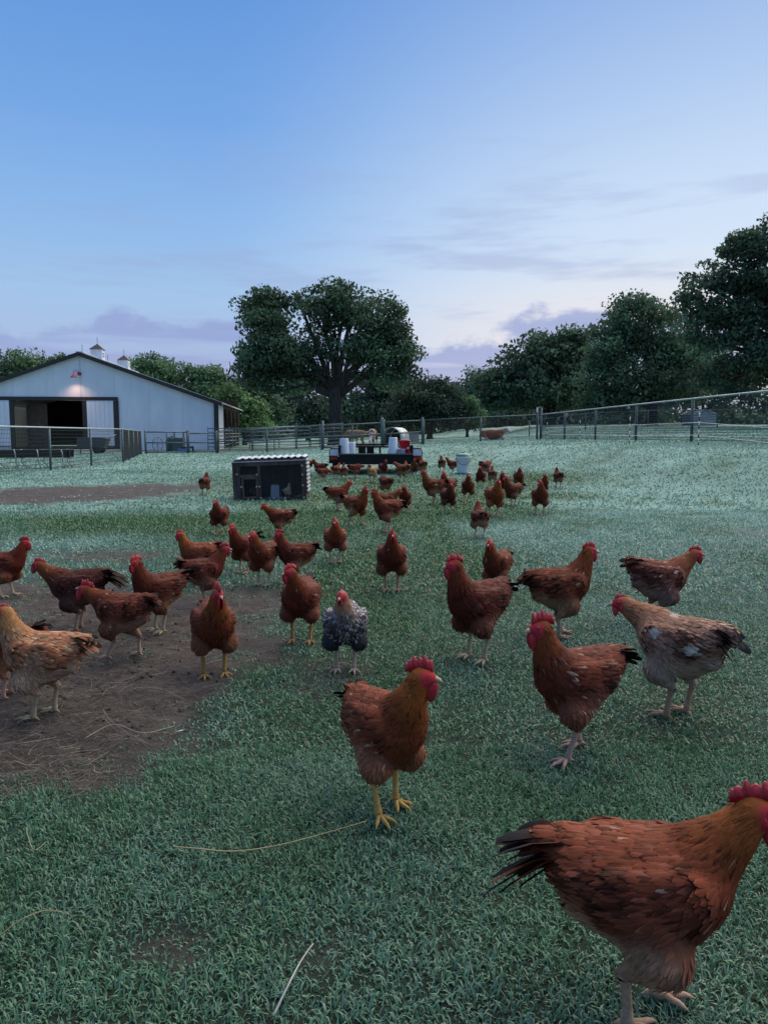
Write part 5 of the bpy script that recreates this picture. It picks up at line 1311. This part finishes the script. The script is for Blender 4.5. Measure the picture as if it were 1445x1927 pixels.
# ================================================================== the flock, bird by bird
# (foot x px, foot y px, height px, heading deg [0 right, 90 away, 180 left, -90 to camera], pose, label)
HERO = dict(feathers=3600, h=.0095); MIDB = dict(feathers=1600, h=.0110); FARB = dict(feathers=480, h=.0135)
FLOCK = [
 (1206, 1910, 458, -12, dict(pal='amber', neck=24, yaw=-6, stride=.07, comb=1.15, legs='pink', plump=1.2, tailup=6, tail=1.5), HERO, 'largest rooster, cut off at the lower right corner'),
 (728, 1530, 316, -57, dict(pal='amber', neck=12, yaw=46, stride=-.05, comb=1.3, legs='yellow', body=-6), HERO, 'rooster in the centre foreground with a big red comb, head turned right'),
 (1078, 1424, 280, 207, dict(pal='red', neck=4, yaw=-14, stride=.13, comb=1.3, legs='pink', tailup=2, tail=1.1), HERO, 'rooster stepping left in the right foreground, bare patch on its wing'),
 (1272, 1350, 214, 126, dict(pal='pale', black=1.7, neck=46, yaw=40, stride=.02, comb=.5, legs='pink', patches=14, plump=1.08, tailup=-6, body=4), HERO, 'pale brown hen with white worn patches, tail toward the right edge'),
 (1236, 1178, 150, 14, dict(pal='smoky', neck=30, yaw=-14, body=8, comb=.85, legs='pink'), MIDB, 'smoky brown and grey bird leaning right, farthest right of the flock'),
 (1053, 1199, 178, 11, dict(pal='red', neck=8, yaw=-6, stride=.06, comb=.9, legs='pink', tailup=-4), MIDB, 'brown bird standing in profile facing right, black tail tip'),
 (896, 1244, 208, 216, dict(pal='maroon', neck=2, yaw=-20, spread=.006, comb=1.1, legs='horn'), MIDB, 'tall rooster facing left, legs side by side, right of the black and white hen'),
 (934, 1120, 112, 238, dict(pal='red', neck=8, yaw=10, comb=.9, legs='horn'), MIDB, 'bird half hidden behind the tall rooster right of centre'),
 (737, 1111, 123, -89, dict(pal='red', neck=2, yaw=6, comb=1.0, legs='pink', plump=1.10), MIDB, 'round rooster facing straight at the camera, alone in the middle of the grass'),
 (650, 1262, 166, -94, dict(pal='barred', neck=6, yaw=-14, comb=.5, legs='horn', plump=1.18), dict(feathers=1500, h=.0095), 'black and white laced hen facing the camera'),
 (567, 1208, 158, -98, dict(pal='red', neck=12, yaw=-44, comb=1.05, legs='yellow', spread=.008, plump=1.05), MIDB, 'rooster with yellow legs just left of the black and white hen, head turned left'),
 (556, 1098, 102, 197, dict(pal='maroon', neck=4, yaw=-4, comb=1.15, tail=1.1, legs='horn'), MIDB, 'dark rooster facing left, tail toward the centre, behind the yellow-legged one'),
 (496, 1101, 108, -112, dict(pal='red', neck=8, yaw=-14, comb=.65, legs='horn'), MIDB, 'hen with open stance left of the dark rooster, facing the camera'),
 (459, 1079, 94, -122, dict(pal='maroon', neck=6, comb=.95, tail=1.5, tailup=26, legs='pink'), MIDB, 'dark red rooster with a raised blue-black tail, left of the open-stanced hen'),
 (631, 1059, 90, -84, dict(pal='amber', neck=14, yaw=-14, comb=.95, legs='pink', plump=1.12), MIDB, 'plump rooster walking to the camera up the middle, above the yellow-legged one'),
 (528, 1012, 56, 188, dict(pal='red', neck=36, comb=.7, legs='pink'), FARB, 'brown bird facing left with a black tail, left of the plump walking rooster'),
 (414, 1007, 70, -96, dict(pal='maroon', neck=4, comb=.5, legs='pink', plump=1.08), FARB, 'dark hen standing alone below the coop'),
 (386, 932, 44, 84, dict(pal='maroon', neck=6, comb=.4, legs='pink'), FARB, 'brown hen on the far bare strip, left of the coop'),
 (374, 1096, 95, 203, dict(pal='amber', neck=8, comb=.8, legs='pink'), MIDB, 'amber-backed hen facing left behind the rooster with the bent head'),
 (386, 1132, 92, 24, dict(pal='maroon', neck=16, yaw=-10, comb=1.1, legs='horn', tail=1.1, tailup=20), MIDB, 'dark rooster facing right, directly behind the big-combed one on bare earth'),
 (404, 1264, 190, -72, dict(pal='amber', neck=8, yaw=12, comb=1.4, legs='yellow', spread=.004), HERO, 'rooster with the largest comb and yellow legs, standing on bare earth'),
 (300, 1186, 152, 224, dict(pal='maroon', neck=4, yaw=8, comb=1.05, legs='horn'), MIDB, 'deep red rooster facing the camera at the middle of the bare earth'),
 (234, 1236, 146, 173, dict(pal='red', neck=42, body=4, yaw=4, stride=.15, comb=1.25, legs='pink', headp=14, tailup=4), HERO, 'rooster striding left with neck stretched and one leg back'),
 (148, 1180, 138, 183, dict(pal='dark', neck=36, body=4, comb=.8, legs='pink', tail=1.5, tailup=2, headp=10), HERO, 'darkest bird with orange neck and long black tail, facing left'),
 (14, 1118, 115, 2, dict(pal='maroon', neck=14, comb=1.15, legs='horn', stride=.06), MIDB, 'dark rooster entering at the left edge, facing right'),
 (84, 1342, 214, 181, dict(pal='tan', neck=6, yaw=6, stride=.05, comb=.55, legs='horn', plump=1.06, tailup=-4), HERO, 'tan speckled hen in the left foreground, head cut by the edge'),
 (14, 1302, 172, 186, dict(pal='red', neck=20, comb=.8, legs='pink', tailup=34, tail=1.1), MIDB, 'brown bird almost hidden behind the tan speckled hen'),
 (636, 962, 57, 14, dict(pal='red', neck=24, comb=.25, legs='pink'), FARB, 'brown hen facing right with a black tail tip, just right of the coop'),
 (670, 989, 76, -34, dict(pal='red', neck=4, yaw=-20, comb=.8, stride=.15, legs='pink'), FARB, 'striding rooster with upright head, in front of the hen right of the coop'),
 (728, 1001, 82, 197, dict(pal='red', neck=6, yaw=-20, comb=.9, legs='pink', tailup=-8), FARB, 'brown rooster facing left with a drooping tail, below the trailer middle'),
 (728, 972, 52, 8, dict(pal='red', neck=34, comb=.7, legs='pink'), FARB, 'bird facing right behind the one with the drooping tail'),
 (762, 964, 54, -100, dict(pal='maroon', neck=4, comb=.9, legs='pink'), FARB, 'dark rooster facing the camera, right of the pair below the trailer'),
 (726, 935, 38, 120, dict(pal='maroon', neck=70, comb=.4, legs='pink'), FARB, 'bird seen from behind with its head down, below the trailer tail'),
 (815, 950, 66, 187, dict(pal='amber', neck=2, comb=.5, legs='pink', longneck=1.08), FARB, 'long-necked hen facing left, right end of the trailer'),
 (842, 948, 64, -122, dict(pal='red', neck=6, comb=.8, legs='pink'), FARB, 'bird right behind the long-necked hen'),
 (843, 966, 60, -82, dict(pal='maroon', neck=4, comb=.4, legs='pink', plump=1.1), FARB, 'dark plump hen in front of the long-necked one'),
 (880, 944, 56, -92, dict(pal='maroon', neck=4, comb=.8, legs='pink', stride=.08), FARB, 'dark walking rooster below the white waterer'),
 (831, 889, 32, 92, dict(pal='red', neck=6, comb=.4, legs='pink'), FARB, 'hen seen from behind, left of the pair by the waterer'),
 (851, 891, 31, 170, dict(pal='red', neck=16, comb=.4, legs='pink'), FARB, 'hen touching the left side of the waterer'),
 (902, 1013, 70, 96, dict(pal='maroon', neck=10, yaw=-20, comb=.4, legs='pink', plump=1.08, stride=.06), FARB, 'dark hen walking away, nearest of the group right of the waterer'),
 (929, 972, 73, -80, dict(pal='amber', neck=6, comb=.5, legs='pink', plump=1.08), FARB, 'amber hen with pale flank in the group right of the waterer'),
 (964, 953, 58, 208, dict(pal='red', neck=2, comb=.8, legs='pink'), FARB, 'bird facing left at the front right of the waterer group'),
 (948, 934, 50, -118, dict(pal='maroon', neck=4, comb=.85, legs='pink'), FARB, 'dark bird in the middle of the waterer group'),
 (975, 921, 44, -92, dict(pal='red', neck=4, comb=.6, legs='pink'), FARB, 'upright bird at the right of the waterer group'),
 (904, 918, 42, -104, dict(pal='maroon', neck=6, comb=.5, legs='pink'), FARB, 'bird at the left of the waterer group'),
 (926, 914, 38, 86, dict(pal='amber', neck=6, comb=.5, legs='pink'), FARB, 'light bird seen from behind in the waterer group'),
 (912, 899, 32, 50, dict(pal='red', neck=60, comb=.4, legs='pink', tailup=40), FARB, 'farthest bird of the waterer group, tail raised'),
 (1015, 969, 68, -96, dict(pal='red', neck=4, yaw=-44, comb=.6, legs='pink', stride=.09, plump=1.05), FARB, 'bird stepping out with head turned left, right of the waterer group'),
 (1021, 933, 40, -84, dict(pal='maroon', neck=6, comb=.5, legs='pink'), FARB, 'small dark bird just behind the one with head turned left'),
 (1050, 918, 39, 94, dict(pal='maroon', neck=6, comb=.4, legs='pink'), FARB, 'hen walking away, farthest right of the distant birds'),
 (602, 898, 34, 171, dict(pal='red', neck=14, comb=.3, legs='pink'), FARB, 'hen facing left beside the left trailer wheel'),
 (608, 906, 21, 12, dict(pal='red', neck=88, comb=.6, legs='pink'), FARB, 'bird pecking the grass near the left trailer wheel'),
 (632, 901, 30, 64, dict(pal='maroon', neck=30, comb=.4, legs='pink'), FARB, 'dark bird under the left tail light'),
 (647, 904, 33, 94, dict(pal='red', neck=8, comb=.4, legs='pink'), FARB, 'hen seen from behind under the left half of the trailer'),
 (668, 900, 27, 20, dict(pal='red', neck=70, comb=.4, legs='pink'), FARB, 'bird feeding under the trailer beside the golden hen'),
 (700, 908, 34, 70, dict(pal='gold', neck=85, comb=.3, legs='pink', tailup=50, tail=1.2), FARB, 'golden hen pecking under the trailer with its tail up'),
 (721, 899, 35, -64, dict(pal='maroon', neck=4, comb=.6, legs='pink'), FARB, 'upright dark bird just right of the golden hen'),
 (757, 907, 38, 140, dict(pal='red', neck=40, comb=.4, legs='pink', stride=.06), FARB, 'bird stepping left under the right half of the trailer'),
 (764, 897, 30, 92, dict(pal='amber', neck=20, comb=.4, legs='pink'), FARB, 'bird in shade under the right half of the trailer'),
 (779, 894, 32, -90, dict(pal='smoky', neck=8, comb=.4, legs='pink'), FARB, 'greyish bird under the right tail light'),
 (795, 895, 36, 104, dict(pal='red', neck=8, comb=.4, legs='pink'), FARB, 'hen by the outer edge of the right trailer wheel'),
 (577, 893, 32, 205, dict(pal='maroon', neck=30, comb=.3, legs='pink'), FARB, 'dark bird peeping from behind the right side of the coop'),
]
_cache = {}
trng = np.random.default_rng(99)
for i, (u, v, hp, rz, pose, res, lab) in enumerate(FLOCK):
    key = (tuple(sorted(pose.items())), res['h'])
    if key not in _cache:
        seed = i if res is not FARB else 500 + len(_cache)
        parts = bird_parts(seed=seed, **pose, **res)
        top = max(max(v_.co.z for v_ in parts[n_].vertices) for n_ in ('comb', 'body', 'tail'))
        _cache[key] = (parts, top)
    parts, top = _cache[key]
    loc = at(u, v)
    s = (atY(u, v - hp, loc.y).z - loc.z) / top
    s = min(max(s, .80), 1.32)
    k = trng.uniform(.78, 1.22); tint = (k, k * trng.uniform(.90, 1.14), k * trng.uniform(.9, 1.2))
    big = res is not FARB
    place_bird('rooster' if pose.get('comb', 1) >= .75 else 'hen', parts, (loc.x, loc.y, float(gzn(loc.x, loc.y)) + .002), R(rz + trng.uniform(-3, 3)), s, lab, 'chicken', 'free-range flock on the field', tint, big)
for lx_, ly_, rz, pose, s, lab in ((.27, .14, 62, dict(pal='buff', neck=0, comb=.2, legs='pink', longneck=1.1, body=-14), .50, 'young cream pullet standing inside the coop'),
                                  (-.30, .18, 30, dict(pal='smoky', neck=10, comb=.2, legs='pink'), .52, 'dim young bird behind the coop door')):
    q = coop.matrix_basis @ Vector((lx_, ly_, 0)); parts = bird_parts(seed=900, **pose, **FARB)
    place_bird('pullet', parts, (q.x, q.y, float(gz(q.x, q.y)) + .012), R(rz), s, lab, 'chicken', 'young birds in the coop', (1, 1, 1), False)
# --- loose feathers and droppings on the grass
M_FEA = plain('shed_feather', (.62, .62, .62), .7, 0, .1)
for u, v, rz, lab in ((657, 1018, .4, 'small white feather on the grass right of the plump rooster'), (692, 1040, 1.2, 'white curled feather on the grass left of the round rooster'), (340, 1386, .2, 'pale fleck on the bare earth near the foreground grass'), (244, 971, .5, 'white feather on the grass above the bare earth')):
    p_ = at(u, v); o = empty('feather', (p_.x, p_.y, float(gzn(p_.x, p_.y)) + .03), rz, lab, 'feather', 'shed feathers')
    MB().add([tuple(.55 * q for q in p) for p in [(-.03, 0, 0), (-.01, .007, .005), (.015, .007, .008), (.03, 0, .012), (.015, -.007, .008), (-.01, -.007, .005), (0, 0, .009)]], [(0, 6, 1), (1, 6, 2), (2, 6, 3), (3, 6, 4), (4, 6, 5), (5, 6, 0)]).build('vane', M_FEA, o, True)
    MB().tube([(-.022, 0, -.002), (0, 0, .0055), (.015, 0, .0066)], .0005, 4).build('quill', M_FEA, o)
